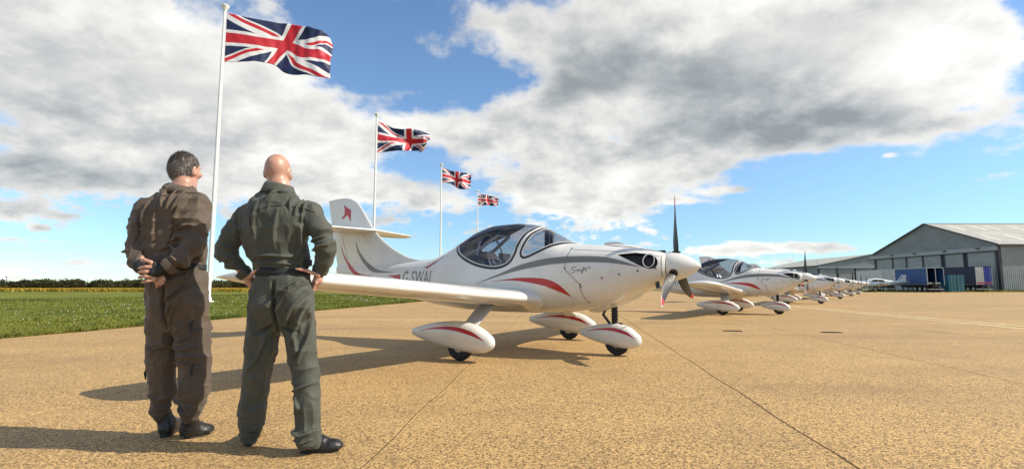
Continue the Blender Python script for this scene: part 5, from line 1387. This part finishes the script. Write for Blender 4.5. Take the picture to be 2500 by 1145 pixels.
    D += fold_disp(V, N, [([(0.132, 0.000, 1.046), (0.027, 0.000, 0.956), (-0.051, 0.000, 0.862)], .012, .012), ([(0.172, 0.000, 1.026), (0.085, 0.000, 0.933), (0.007, 0.000, 0.841)], .012, .014), ([(0.192, 0.000, 0.964), (0.122, 0.000, 0.862), (0.074, 0.000, 0.765)], .012, .016),
                          ([(0.205, 0.000, 0.905), (0.150, 0.000, 0.803), (0.112, 0.000, 0.652)], .013, .018), ([(0.212, 0.000, 0.841), (0.188, 0.000, 0.664), (0.152, 0.000, 0.539)], .013, .016), ([(0.128, 0.000, 0.702), (0.149, 0.000, 0.614), (0.116, 0.000, 0.559)], .011, .014),
                          ([(-0.001, 0.000, 1.021), (0.007, 0.000, 0.841), (0.013, 0.000, 0.702)], .014, -.024), ([(-0.115, 0.000, 0.710), (-0.045, 0.000, 0.740), (0.005, 0.000, 0.765)], .014, -.012), ([(0.140, 0.000, 0.727), (0.075, 0.000, 0.740), (0.016, 0.000, 0.753)], .014, -.012),
                          ([(-0.129, 0.000, 0.995), (-0.153, 0.000, 0.841), (-0.123, 0.000, 0.664)], .014, .010), ([(-0.063, 0.000, 0.689), (-0.108, 0.000, 0.564), (-0.175, 0.000, 0.477)], .013, .011), ([(-0.036, 0.000, 0.652), (-0.079, 0.000, 0.489), (-0.098, 0.000, 0.340)], .013, .010),
                          ([(0.116, 0.000, 0.365), (0.174, 0.000, 0.390), (0.241, 0.000, 0.419)], .009, .012), ([(0.150, 0.000, 0.340), (0.178, 0.000, 0.279), (0.154, 0.000, 0.242)], .010, .011), ([(0.138, 0.000, 0.144), (0.194, 0.000, 0.120), (0.251, 0.000, 0.139)], .009, .014), ([(0.150, 0.000, 0.091), (0.206, 0.000, 0.081), (0.265, 0.000, 0.100)], .007, .010),
                          ([(-0.209, 0.000, 0.144), (-0.157, 0.000, 0.120), (-0.109, 0.000, 0.154)], .009, .012), ([(-0.201, 0.000, 0.279), (-0.143, 0.000, 0.242), (-0.089, 0.000, 0.266)], .010, .010)])
    D = D - D.mean(); V = V + N * (D * 1.2)[:, None]; V = relax(V, Fq, 1, .08)
    tr = link('trousers', raw_mesh('trousers', V, Fq, M_OLIVE), T)
    surface_line('seam', tr, [(0.087, -0.200, 1.019), (0.093, -0.200, 0.899), (0.099, -0.200, 0.756)], .0022, M_SEAM, tr, .001)
    surface_line('knee_zip', tr, [(0.256, -0.300, 0.432), (0.299, -0.300, 0.450), (0.354, -0.300, 0.455)], .0032, M_SEAM, tr, .002)
    surface_line('hip_zip', tr, [(0.272, -0.200, 0.887), (0.269, -0.150, 0.776), (0.278, -0.150, 0.668)], .003, M_SEAM, tr, .002)
    for e, q in (('hem', [(-0.170, -0.100, 0.104), (-0.115, -0.100, 0.090), (-0.063, -0.100, 0.104)]), ('hem', [(0.261, -0.300, 0.161), (0.320, -0.300, 0.148), (0.348, -0.200, 0.137)])): surface_line(e, tr, q, .0025, M_SEAM, tr, .001)
    # --- upper part of the suit
    s = SDF((-.52, -.28, 1.02), (.52, .26, 1.70), .0048)
    s.chain([(-0.056, 0.000, 1.496), (-0.057, -0.010, 1.431), (-0.048, -0.005, 1.306), (-0.024, 0.000, 1.189), (-0.010, 0.000, 1.111)], [.140, .200, .192, .176, .170], .02, .66)
    s.cone((-0.139, 0.000, 1.482), (-0.250, 0.000, 1.448), .074, .070, .018); s.cone((0.036, 0.000, 1.488), (0.155, 0.000, 1.461), .074, .074, .018)
    s.ell((-0.141, -0.045, 1.374), (.105, .072, .14), .02); s.ell((0.065, -0.045, 1.374), (.105, .072, .14), .035)
    s.chain([(-0.048, 0.000, 1.554), (-0.054, 0.000, 1.512)], [.062, .09], .018)
    s.chain([shL, (-0.312, -0.020, 1.341), elL], [.070, .065, .061], .04); s.chain([elL, (-0.313, 0.000, 1.145), (-0.268, 0.025, 1.088)], [.060, .053, .043], .025)
    s.chain([shR, (0.233, -0.030, 1.360), elR], [.072, .068, .064], .04); s.chain([elR, (0.265, -0.020, 1.162), (0.232, 0.010, 1.109)], [.062, .054, .044], .025)
    s.half(2, (-0.009, 0.000, 1.093)[2], -1, .012)
    s.F += .004; V, Fq = s.skin(); V = relax(V, Fq, 2); N = vnormals(V, Fq); zz = V[:, 2]; tors = np.clip((.22 - np.abs(V[:, 0] - (-0.053, 0.000, 1.358)[0])) / .04, 0, 1)
    D = tors * (.010 * (ridge(V * np.array([9, 6, 2.6]) + V[:, [2, 1, 0]] * np.array([1.8, 0, 0]), 21) - .4)) + .008 * (ridge(V * np.array([17, 15, 12.0]), 22, 2.4) - .3)
    D += tors * .012 * (ridge(V * np.array([3.2, 4, 11.0]), 23) - .4) * np.clip((1.24 - zz) / .08, 0, 1)
    D += limb_rings(V, shL, elL, .11, 17, .011, 24, .25, 1.1) + limb_rings(V, elL, wrL, .10, 20, .012, 25, -.1, 1.05) + limb_rings(V, shR, elR, .115, 17, .012, 26, .2, 1.1) + limb_rings(V, elR, wrR, .105, 20, .013, 27, -.1, 1.05)
    D += fold_disp(V, N, [([(-0.005, 0.000, 1.597), (-0.046, 0.000, 1.565), (-0.071, 0.000, 1.533)], .009, .012), ([(0.069, 0.000, 1.575), (0.061, 0.000, 1.517), (0.073, 0.000, 1.469)], .009, .012), ([(0.120, 0.000, 1.549), (0.104, 0.000, 1.490), (0.101, 0.000, 1.437)], .009, .012),
                          ([(0.152, 0.000, 1.538), (0.142, 0.000, 1.464), (0.139, 0.000, 1.398)], .010, .013), ([(-0.248, 0.000, 1.358), (-0.214, 0.000, 1.254), (-0.183, 0.000, 1.150)], .012, .010), ([(-0.128, 0.000, 1.517), (-0.133, 0.000, 1.358), (-0.110, 0.000, 1.254)], .016, .010),
                          ([(0.006, 0.000, 1.464), (-0.010, 0.000, 1.332), (-0.010, 0.000, 1.228)], .016, .009), ([(0.135, 0.000, 1.358), (0.124, 0.000, 1.254), (0.109, 0.000, 1.160)], .010, .014), ([(-0.176, 0.000, 1.170), (-0.060, 0.000, 1.186), (0.096, 0.000, 1.176)], .010, .011),
                          ([(-0.157, 0.000, 1.134), (-0.033, 0.000, 1.145), (0.124, 0.000, 1.129)], .009, .010), ([(-0.280, 0.000, 1.517), (-0.280, 0.000, 1.411), (-0.254, 0.000, 1.319)], .008, -.005), ([(0.129, 0.000, 1.522), (0.143, 0.000, 1.437), (0.159, 0.000, 1.358)], .008, -.006),
                          ([(-0.360, 0.000, 1.254), (-0.317, 0.000, 1.233), (-0.282, 0.000, 1.207)], .009, .013), ([(-0.383, 0.000, 1.150), (-0.324, 0.000, 1.170), (-0.283, 0.000, 1.181)], .009, .011), ([(0.196, 0.000, 1.280), (0.248, 0.000, 1.290), (0.304, 0.000, 1.306)], .009, .013), ([(0.203, 0.000, 1.215), (0.262, 0.000, 1.238), (0.314, 0.000, 1.254)], .009, .014)])
    D = D - D.mean(); V = V + N * (D * 1.2)[:, None]; V = relax(V, Fq, 1, .08)
    jk = link('jacket', raw_mesh('jacket', V, Fq, M_OLIVE), T)
    surface_line('yoke_seam', jk, [(-0.124, -0.200, 1.455), (-0.056, -0.200, 1.485), (0.042, -0.200, 1.495), (0.141, -0.200, 1.485), (0.216, -0.200, 1.455)], .0022, M_SEAM, jk, .001)
    surface_line('sleeve_seam', jk, [(0.232, -0.200, 1.490), (0.317, -0.200, 1.386), (0.357, -0.150, 1.292), (0.360, -0.150, 1.192)], .0022, M_SEAM, jk, .001)
    surface_line('sleeve_seam', jk, [(-0.155, -0.200, 1.485), (-0.166, -0.200, 1.411), (-0.141, -0.200, 1.312)], .0022, M_SEAM, jk, .001)
    cl = (-0.055, 0.010, 1.614)
    ring_band('collar', [((cl[0] + .002, cl[1] - .014, cl[2] - .030, -.006), .105, .094), ((cl[0] + .002, cl[1] - .010, cl[2] - .008, -.008), .096, .088), ((cl[0] + .002, cl[1] - .004, cl[2] + .022, -.014), .084, .080), ((cl[0] + .003, cl[1], cl[2] + .034, -.016), .078, .075)], M_OLIVE, jk, thick=.007)
    wv = (-0.004, 0.000, 1.085)
    ring_band('belt', [((wv[0], wv[1], wv[2] - .030, -.012), .163, .110), ((wv[0], wv[1], wv[2] + .024, -.012), .160, .108)], M_BELT, T, thick=.010)
    for (a, bq, r0, r1) in (((-0.275, 0.022, 1.096), (-0.245, 0.032, 1.065), .050, .043), ((0.236, 0.005, 1.119), (0.223, 0.018, 1.078), .052, .044)):
        MB().tube([a, tuple((np.array(a) + np.array(bq)) / 2), bq], [r0, (r0 + r1) / 2 + .003, r1], 22).build('cuff', M_OLIVE, jk, True, 60)
    MB().box(-.02, .02, -.012, .012, -.02, .02).build('side_adjuster', M_BELT, jk, bevel=.005).location = (0.173, -0.040, 1.143)
    shoe(T, 'shoe', (-0.208, 0.092), (-0.337, 0.424), .10, .09, M_LEATH); shoe(T, 'shoe', (0.168, -0.028), (0.383, 0.003), .10, .10, M_LEATH)
    return T
man_olive()

# ---------------------------------------------------------------- grey-haired man, brown suit, hands behind his back
def man_brown():
    O = (-2.274, 3.520); T = empty('person', (O[0], O[1], 0)); tag(T, 'grey-haired man in a brown flight suit, hands clasped behind his back', 'person')
    hipL, hipR = (-0.098, 0.010, 0.953), (0.094, 0.000, 0.953)
    kneeL, kneeR = (-0.089, 0.030, 0.486), (0.168, -0.020, 0.493)
    ankL, ankR = (-0.090, 0.050, 0.172), (0.157, -0.020, 0.189)
    shL, shR = (-0.249, 0.000, 1.534), (0.117, -0.010, 1.555)
    elL, elR = (-0.241, -0.070, 1.268), (0.155, -0.100, 1.276)
    wrL, wrR = (-0.110, -0.170, 1.114), (0.054, -0.210, 1.115)
    b = SDF((-.42, -.36, -.01), (.42, .32, 1.95), .0052)
    head = (-0.024, 0.045, 1.814)
    H = add_head(b, head, R(8), [((-0.000, 0.000, 1.705), (-0.019, -0.005, 1.595), .060, .068), ((0.008, 0.050, 1.704), (-0.021, 0.030, 1.590), .045, .06)], 1.0)
    b.chain([(-0.037, 0.000, 1.571), (-0.048, 0.000, 1.386), (-0.022, 0.000, 1.161), (0.000, 0.000, 0.994)], [.12, .145, .13, .14], .05, .72)
    b.chain([shL, elL, wrL], [.040, .034, .026], .02); b.chain([shR, elR, wrR], [.040, .034, .026], .02); b.cone(shL, shR, .042, .042, .04)
    b.chain([hipL, kneeL, ankL], [.085, .055, .038], .04); b.chain([hipR, kneeR, ankR], [.085, .055, .038], .04)
    # right hand wraps the left wrist: palm, four fingers with their tips to the left, thumb above
    pal = (0.004, -0.215, 1.094)
    b.cone(wrR, pal, .027, .030, .02, .8)
    for i, (ky, tx, ty) in enumerate(((652, 343, 652), (663, 342, 664), (674, 343, 676), (684, 350, 687))):
        KN = [(-0.014, -0.236, 1.119), (-0.012, -0.240, 1.090), (-0.009, -0.238, 1.062), (-0.005, -0.230, 1.036)][i]; MD = [(-0.041, -0.250, 1.121), (-0.041, -0.254, 1.090), (-0.038, -0.252, 1.059), (-0.029, -0.244, 1.031)][i]
        TP = [(-0.082, -0.240, 1.116), (-0.080, -0.246, 1.088), (-0.077, -0.244, 1.057), (-0.062, -0.236, 1.026)][i]; T2 = [(-0.107, -0.222, 1.112), (-0.103, -0.228, 1.083), (-0.100, -0.226, 1.052), (-0.081, -0.220, 1.021)][i]
        b.cone(pal, KN, .015, .0115, .008); b.chain([KN, MD, TP, T2], [.0118, .0112, .0104, .0085] if i < 3 else [.0102, .0096, .0088, .0075], .003)
    b.chain([(0.001, -0.225, 1.125), (-0.022, -0.240, 1.150), (-0.056, -0.240, 1.163), (-0.085, -0.232, 1.158)], [.0145, .0125, .0108, .0090], .006)
    # left hand, held: palm and fingers hanging below the grip
    pl = (-0.054, -0.185, 1.068); b.cone(wrL, pl, .027, .028, .02, .8)
    for i, (KN, MD, TP) in enumerate((((-0.028, -0.190, 1.047), (-0.007, -0.195, 1.021), (-0.003, -0.190, 0.995)), ((-0.017, -0.188, 1.052), (0.011, -0.195, 1.026), (0.017, -0.190, 1.003)), ((-0.005, -0.186, 1.060), (0.024, -0.192, 1.037), (0.032, -0.186, 1.016)), ((0.000, -0.184, 1.074), (0.032, -0.190, 1.055), (0.040, -0.184, 1.037)))):
        b.cone(pl, KN, .014, .011, .008); b.chain([KN, MD, TP], [.0105, .0098, .0082], .003)
    b.chain([(-0.075, -0.180, 1.089), (-0.043, -0.190, 1.113), (-0.020, -0.190, 1.126)], [.013, .011, .009], .006)
    V, Fq = b.skin(); V = relax(V, Fq, 2, .4)
    body = link('body', raw_mesh('body', V, Fq, M_SKIN), T); eyes(H, body)
    g = SDF((-.20, -.34, 1.0), (.08, -.10, 1.32), .004); g.chain([wrR, pal, (-0.009, -0.232, 1.083)], [.034, .036, .030], .012, .85); g.cone(pal, (-0.008, -0.228, 1.138), .026, .018, .01)
    V, Fq = g.skin(); V = relax(V, Fq, 2); link('glove', raw_mesh('glove', V, Fq, M_BELT), T)
    # --- hair: short, wavy, greying
    hd = np.array(head); s = SDF(hd - .16, hd + .17, .0036); yaw = R(8)
    for p, r in (((0, -.012, .020), (.083, .104, .100)), ((0, -.040, -.016), (.077, .073, .086))): s.ell(H(*p), r, .02, yaw=yaw)
    sl, X, Y, Z = s._win(s.lo, s.lo + s.h * s.n); f = (X - hd[0]) * math.sin(yaw) + (Y - hd[1]) * math.cos(yaw); r_ = (X - hd[0]) * math.cos(yaw) - (Y - hd[1]) * math.sin(yaw); dz = Z - hd[2]
    cut = np.maximum(f - (.012 + 1.0 * np.clip(dz - .012, -.022, .2) + .006 * np.sin(90 * dz + 60 * r_)), -dz - .085 - .25 * np.abs(r_) * 0)
    for sg in (-1, 1):
        d_ = np.sqrt(((r_ - sg * .085) / .7) ** 2 + (f - .004) ** 2 + (dz + .014) ** 2) - .034; cut = np.maximum(cut, -d_)
    s.F = np.maximum(s.F, cut).astype(np.float32)
    V, Fq = s.skin(); V = relax(V, Fq, 1); N = vnormals(V, Fq)
    W = V + .02 * np.stack([vnoise(V * 26, 1), vnoise(V * 26, 2), vnoise(V * 26, 3)], 1)
    V = V + N * (.0030 * (ridge(W * np.array([70, 110, 40]), 31, 1.4) - .5) + .0030 * (vnoise(V * 230, 33) - .5))[:, None]
    M_HAIR = bpy.data.materials.new('grey_hair'); M_HAIR.use_nodes = True; nt = M_HAIR.node_tree; bs = nt.nodes['Principled BSDF']
    tco = S(nt, nt.nodes.new('ShaderNodeTexCoord').outputs['Object']); n1 = noise(nt, vmap(nt, tco, (1, 1.4, .55)), 95.0, 5.0, .8, .6); n2 = noise(nt, tco, 9.0, 2.0, .5)
    c = mixc(nt, n1.sstep(.42, .70), (.020, .016, .014), (.21, .175, .155)); c = mixc(nt, n2.sstep(.42, .62) * .45, c, (.24, .21, .19))
    nt.links.new(c.s, bs.inputs['Base Color']); bs.inputs['Roughness'].default_value = .5
    hr = link('hair', raw_mesh('hair', V, Fq, M_HAIR), T)
    N = vnormals(V, Fq); ii = RNG.integers(0, len(V), 9000); B_ = V[ii]; n_ = N[ii]
    down = np.array([0, 0, -1.0]) - n_ * (n_ @ np.array([0, 0, -1.0]))[:, None]; flow = down + .28 * RNG.normal(0, 1, n_.shape); flow /= np.linalg.norm(flow, axis=1)[:, None] + 1e-9
    L_ = RNG.uniform(.008, .017, len(ii))[:, None]; sd_ = np.cross(n_, flow); sd_ /= np.linalg.norm(sd_, axis=1)[:, None] + 1e-9
    tip = B_ + flow * L_ + n_ * (.0045 + .003 * RNG.random((len(ii), 1)))
    tag(link('hair_strands', tri_cloud('hair_strands', np.stack([B_ - sd_ * .0011, B_ + sd_ * .0011, tip], 1).reshape(-1, 3), M_HAIR), hr), kind='stuff')
    # --- trousers
    s = SDF((-.38, -.26, .05), (.38, .28, 1.20), .0048)
    s.chain([(-0.014, 0.000, 1.119), (0.003, -0.005, 0.994), (0.019, -0.015, 0.857)], [.190, .200, .190], .02, .70)
    s.ell((-0.053, -0.050, 0.880), (.10, .10, .12), .02); s.ell((0.136, -0.055, 0.881), (.10, .10, .12), .035)
    s.chain([hipL, (-0.080, 0.010, 0.719), kneeL, (-0.083, 0.045, 0.294), ankL, (-0.087, 0.055, 0.128)], [.106, .108, .090, .086, .056, .046], .012)
    s.chain([hipR, (0.120, -0.005, 0.720), kneeR, (0.179, -0.030, 0.322), ankR, (0.153, -0.015, 0.151)], [.106, .114, .098, .094, .066, .056], .012)
    s.half(2, (-0.016, 0.000, 1.161)[2], 1, .012)
    s.F += .004; V, Fq = s.skin(); V = relax(V, Fq, 2); N = vnormals(V, Fq)
    D = .013 * (ridge(V * np.array([8, 6, 3.2]) + V[:, [2, 0, 1]] * np.array([2.4, 0, 1.5]), 43) - .4) + .010 * (ridge(V * np.array([17, 14, 12.0]), 44, 2.4) - .3)
    D += limb_rings(V, hipL, kneeL, .17, 15, .010, 51, .55, 1.05) + limb_rings(V, hipR, kneeR, .18, 15, .014, 52, .40, 1.05)
    D += limb_rings(V, kneeL, ankL, .14, 19, .013, 53, .45, 1.12) + limb_rings(V, kneeR, ankR, .14, 19, .015, 54, .40, 1.12)
    D += fold_disp(V, N, [([(0.123, 0.000, 1.072), (0.034, 0.000, 1.022), (-0.047, 0.000, 0.994)], .011, .012), ([(0.126, 0.000, 1.022), (0.054, 0.000, 0.939), (-0.013, 0.000, 0.890)], .012, .016), ([(0.168, 0.000, 0.981), (0.090, 0.000, 0.890), (0.033, 0.000, 0.829)], .012, .018),
                          ([(0.112, 0.000, 0.898), (0.074, 0.000, 0.829), (0.038, 0.000, 0.747)], .012, .014), ([(-0.007, 0.000, 1.022), (0.005, 0.000, 0.829), (0.018, 0.000, 0.720)], .014, -.022), ([(0.199, 0.000, 0.829), (0.148, 0.000, 0.747), (0.069, 0.000, 0.687)], .011, .014),
                          ([(0.219, 0.000, 0.720), (0.159, 0.000, 0.666), (0.086, 0.000, 0.639)], .011, .016), ([(0.212, 0.000, 0.606), (0.136, 0.000, 0.590), (0.069, 0.000, 0.606)], .010, .018), ([(0.210, 0.000, 0.541), (0.146, 0.000, 0.552), (0.079, 0.000, 0.531)], .010, .017),
                          ([(0.234, 0.000, 0.463), (0.163, 0.000, 0.498), (0.095, 0.000, 0.504)], .009, .013), ([(0.132, 0.000, 0.383), (0.157, 0.000, 0.343), (0.143, 0.000, 0.303)], .010, .012), ([(0.089, 0.000, 0.290), (0.145, 0.000, 0.258), (0.202, 0.000, 0.224)], .010, .017), ([(0.099, 0.000, 0.224), (0.144, 0.000, 0.197), (0.183, 0.000, 0.179)], .009, .015),
                          ([(-0.140, 0.000, 0.612), (-0.084, 0.000, 0.584), (-0.009, 0.000, 0.617)], .012, .012), ([(-0.124, 0.000, 0.290), (-0.061, 0.000, 0.258), (-0.009, 0.000, 0.285)], .012, .014), ([(-0.097, 0.000, 0.224), (-0.052, 0.000, 0.194), (-0.015, 0.000, 0.216)], .010, .014)])
    D = D - D.mean(); V = V + N * (D * 1.2)[:, None]; V = relax(V, Fq, 1, .08)
    tr = link('trousers', raw_mesh('trousers', V, Fq, M_BROWN), T)
    surface_line('hip_zip', tr, [(0.252, -0.200, 1.089), (0.271, -0.200, 0.995), (0.286, -0.200, 0.865)], .0034, M_SEAM, tr, .002)
    surface_line('pocket_zip', tr, [(0.307, -0.300, 0.799), (0.353, -0.300, 0.801), (0.401, -0.300, 0.804)], .0032, M_SEAM, tr, .002)
    surface_line('pocket_zip', tr, [(0.329, -0.300, 0.536), (0.374, -0.300, 0.531), (0.418, -0.300, 0.512)], .0032, M_SEAM, tr, .002)
    surface_line('leg_zip', tr, [(0.387, -0.300, 0.485), (0.377, -0.300, 0.399), (0.382, -0.300, 0.314), (0.367, -0.300, 0.224)], .0042, M_SEAM, tr, .002)
    surface_line('leg_zip_teeth', tr, [(0.380, -0.300, 0.350), (0.381, -0.300, 0.290), (0.365, -0.300, 0.220)], .0022, M_ZIP, tr, .0065)
    for q in ((0.205, -0.135, 0.781), (0.227, -0.140, 0.503)): MB().tube([q, (q[0] - .008, q[1] - .006, q[2] - .035), (q[0] - .002, q[1] - .006, q[2] - .075)], [.006, .009, .005], 8).build('zip_tab', M_BELT, tr, True)
    q = (-0.184, 0.020, 0.447); MB().tube([q, (q[0] - .006, q[1], q[2] - .03), (q[0] + .002, q[1], q[2] - .07)], [.005, .008, .004], 8).build('zip_tab', M_BELT, tr, True)
    # --- jacket
    s = SDF((-.40, -.34, 1.00), (.40, .28, 1.72), .0048)
    s.chain([(-0.027, 0.000, 1.585), (-0.042, -0.010, 1.484), (-0.041, -0.005, 1.329), (-0.030, 0.000, 1.203), (-0.020, 0.000, 1.133)], [.150, .205, .212, .212, .196], .02, .66)
    s.cone((-0.113, 0.000, 1.562), (-0.237, 0.000, 1.522), .078, .070, .018); s.cone((0.041, 0.000, 1.579), (0.106, 0.000, 1.542), .085, .078, .018)
    s.ell((-0.118, -0.060, 1.413), (.10, .075, .13), .02); s.ell((0.075, -0.060, 1.421), (.10, .075, .13), .035)
    s.chain([(-0.008, 0.000, 1.642), (-0.021, 0.000, 1.579)], [.070, .11], .018)
    s.chain([shL, (-0.263, -0.030, 1.397), elL], [.070, .067, .063], .04); s.chain([elL, (-0.193, -0.120, 1.172), (-0.135, -0.155, 1.122)], [.064, .055, .043], .02)
    s.chain([shR, (0.145, -0.060, 1.407), elR], [.076, .075, .072], .04); s.chain([elR, (0.125, -0.160, 1.191), (0.078, -0.200, 1.131)], [.070, .062, .050], .02)
    s.half(2, (-0.013, 0.000, 1.117)[2], -1, .012)
    s.F += .004; V, Fq = s.skin(); V = relax(V, Fq, 2); N = vnormals(V, Fq); zz = V[:, 2]
    D = .012 * (ridge(V * np.array([9, 6, 2.8]) + V[:, [2, 1, 0]] * np.array([1.2, 0, 0]), 61) - .4) + .009 * (ridge(V * np.array([18, 15, 12.0]), 62, 2.4) - .3)
    D += limb_rings(V, shL, elL, .115, 16, .011, 64, .25, 1.1) + limb_rings(V, elL, wrL, .11, 19, .012, 65, -.1, 1.05) + limb_rings(V, shR, elR, .12, 15, .015, 66, .2, 1.1) + limb_rings(V, elR, wrR, .12, 18, .016, 67, -.1, 1.05)
    D += fold_disp(V, N, [([(-0.054, 0.000, 1.665), (-0.049, 0.000, 1.585), (-0.042, 0.000, 1.514)], .008, .014), ([(0.013, 0.000, 1.665), (0.002, 0.000, 1.585), (-0.010, 0.000, 1.499)], .009, .013), ([(0.060, 0.000, 1.642), (0.048, 0.000, 1.571), (0.025, 0.000, 1.485)], .009, .016),
                          ([(0.096, 0.000, 1.614), (0.067, 0.000, 1.528), (0.044, 0.000, 1.443)], .009, .016), ([(0.133, 0.000, 1.471), (0.085, 0.000, 1.420), (0.039, 0.000, 1.386)], .009, .015), ([(0.165, 0.000, 1.397), (0.096, 0.000, 1.386), (0.032, 0.000, 1.363)], .009, .016),
                          ([(0.156, 0.000, 1.315), (0.086, 0.000, 1.315), (0.017, 0.000, 1.296)], .010, .017), ([(0.091, 0.000, 1.231), (0.033, 0.000, 1.259), (-0.021, 0.000, 1.240)], .010, .016), ([(0.013, 0.000, 1.133), (-0.023, 0.000, 1.184), (-0.069, 0.000, 1.203)], .009, .015),
                          ([(-0.144, 0.000, 1.614), (-0.161, 0.000, 1.443), (-0.164, 0.000, 1.273)], .013, .011), ([(-0.084, 0.000, 1.556), (-0.087, 0.000, 1.386), (-0.092, 0.000, 1.245)], .014, .010), ([(-0.230, 0.000, 1.499), (-0.203, 0.000, 1.358), (-0.218, 0.000, 1.245)], .010, -.007),
                          ([(0.044, 0.000, 1.443), (0.035, 0.000, 1.329), (0.006, 0.000, 1.245)], .010, -.009), ([(-0.352, 0.000, 1.245), (-0.300, 0.000, 1.223), (-0.250, 0.000, 1.234)], .010, .013), ([(0.093, 0.000, 1.195), (0.129, 0.000, 1.161), (0.169, 0.000, 1.144)], .009, .012), ([(-0.200, 0.000, 1.642), (-0.077, 0.000, 1.662), (0.037, 0.000, 1.654)], .006, -.010)])
    D = D - D.mean(); V = V + N * (D * 1.2)[:, None]; V = relax(V, Fq, 1, .08)
    jk = link('jacket', raw_mesh('jacket', V, Fq, M_BROWN), T)
    surface_line('yoke_seam', jk, [(-0.048, -0.200, 1.595), (0.017, -0.200, 1.625), (0.083, -0.200, 1.633), (0.163, -0.200, 1.627), (0.233, -0.200, 1.573)], .0026, M_SEAM, jk, .001)
    surface_line('sleeve_zip', jk, [(0.227, -0.400, 1.173), (0.201, -0.400, 1.118), (0.179, -0.400, 1.074)], .003, M_ZIP, jk, .003)
    cl = (-0.014, 0.012, 1.662)
    ring_band('collar', [((cl[0] - .012, cl[1] - .015, cl[2] - .034, 0), .104, .092), ((cl[0] - .008, cl[1] - .010, cl[2] - .006, .0), .090, .084), ((cl[0] - .002, cl[1], cl[2] + .022, -.008), .077, .074)], M_BROWN, jk, thick=.008)
    m = MB(); a = np.array((-0.088, -0.020, 1.690)); m.loft([[tuple(a + np.array(p)) for p in ((.02, y_, .012), (-.045, y_, -.040), (-.030, y_, -.052), (.03, y_, -.03))] for y_ in (-.03, .05)], True); m.build('collar_flap', M_BELT, jk, True, 40)
    wv = (-0.015, 0.000, 1.133)
    ring_band('waistband', [((wv[0], wv[1], wv[2] - .030, -.016), .182, .122), ((wv[0], wv[1], wv[2] - .004, -.014), .188, .128), ((wv[0], wv[1], wv[2] + .026, -.012), .187, .127)], M_BELT, jk, thick=.008)
    for (a, bq, r0, r1) in (((-0.147, -0.150, 1.133), (-0.106, -0.172, 1.106), .050, .042), ((0.088, -0.195, 1.139), (0.054, -0.212, 1.110), .058, .048)):
        MB().tube([a, tuple((np.array(a) + np.array(bq)) / 2), bq], [r0, (r0 + r1) / 2 + .003, r1], 22).build('cuff', M_BROWN if r0 > .055 else M_BELT, jk, True, 60)
    shoe(T, 'boot', (-0.035, 0.019), (-0.118, 0.300), .105, .20, M_LEATH, ankL); shoe(T, 'boot', (0.118, 0.000), (0.191, 0.114), .105, .20, M_LEATH, ankR)
    return T
man_brown()
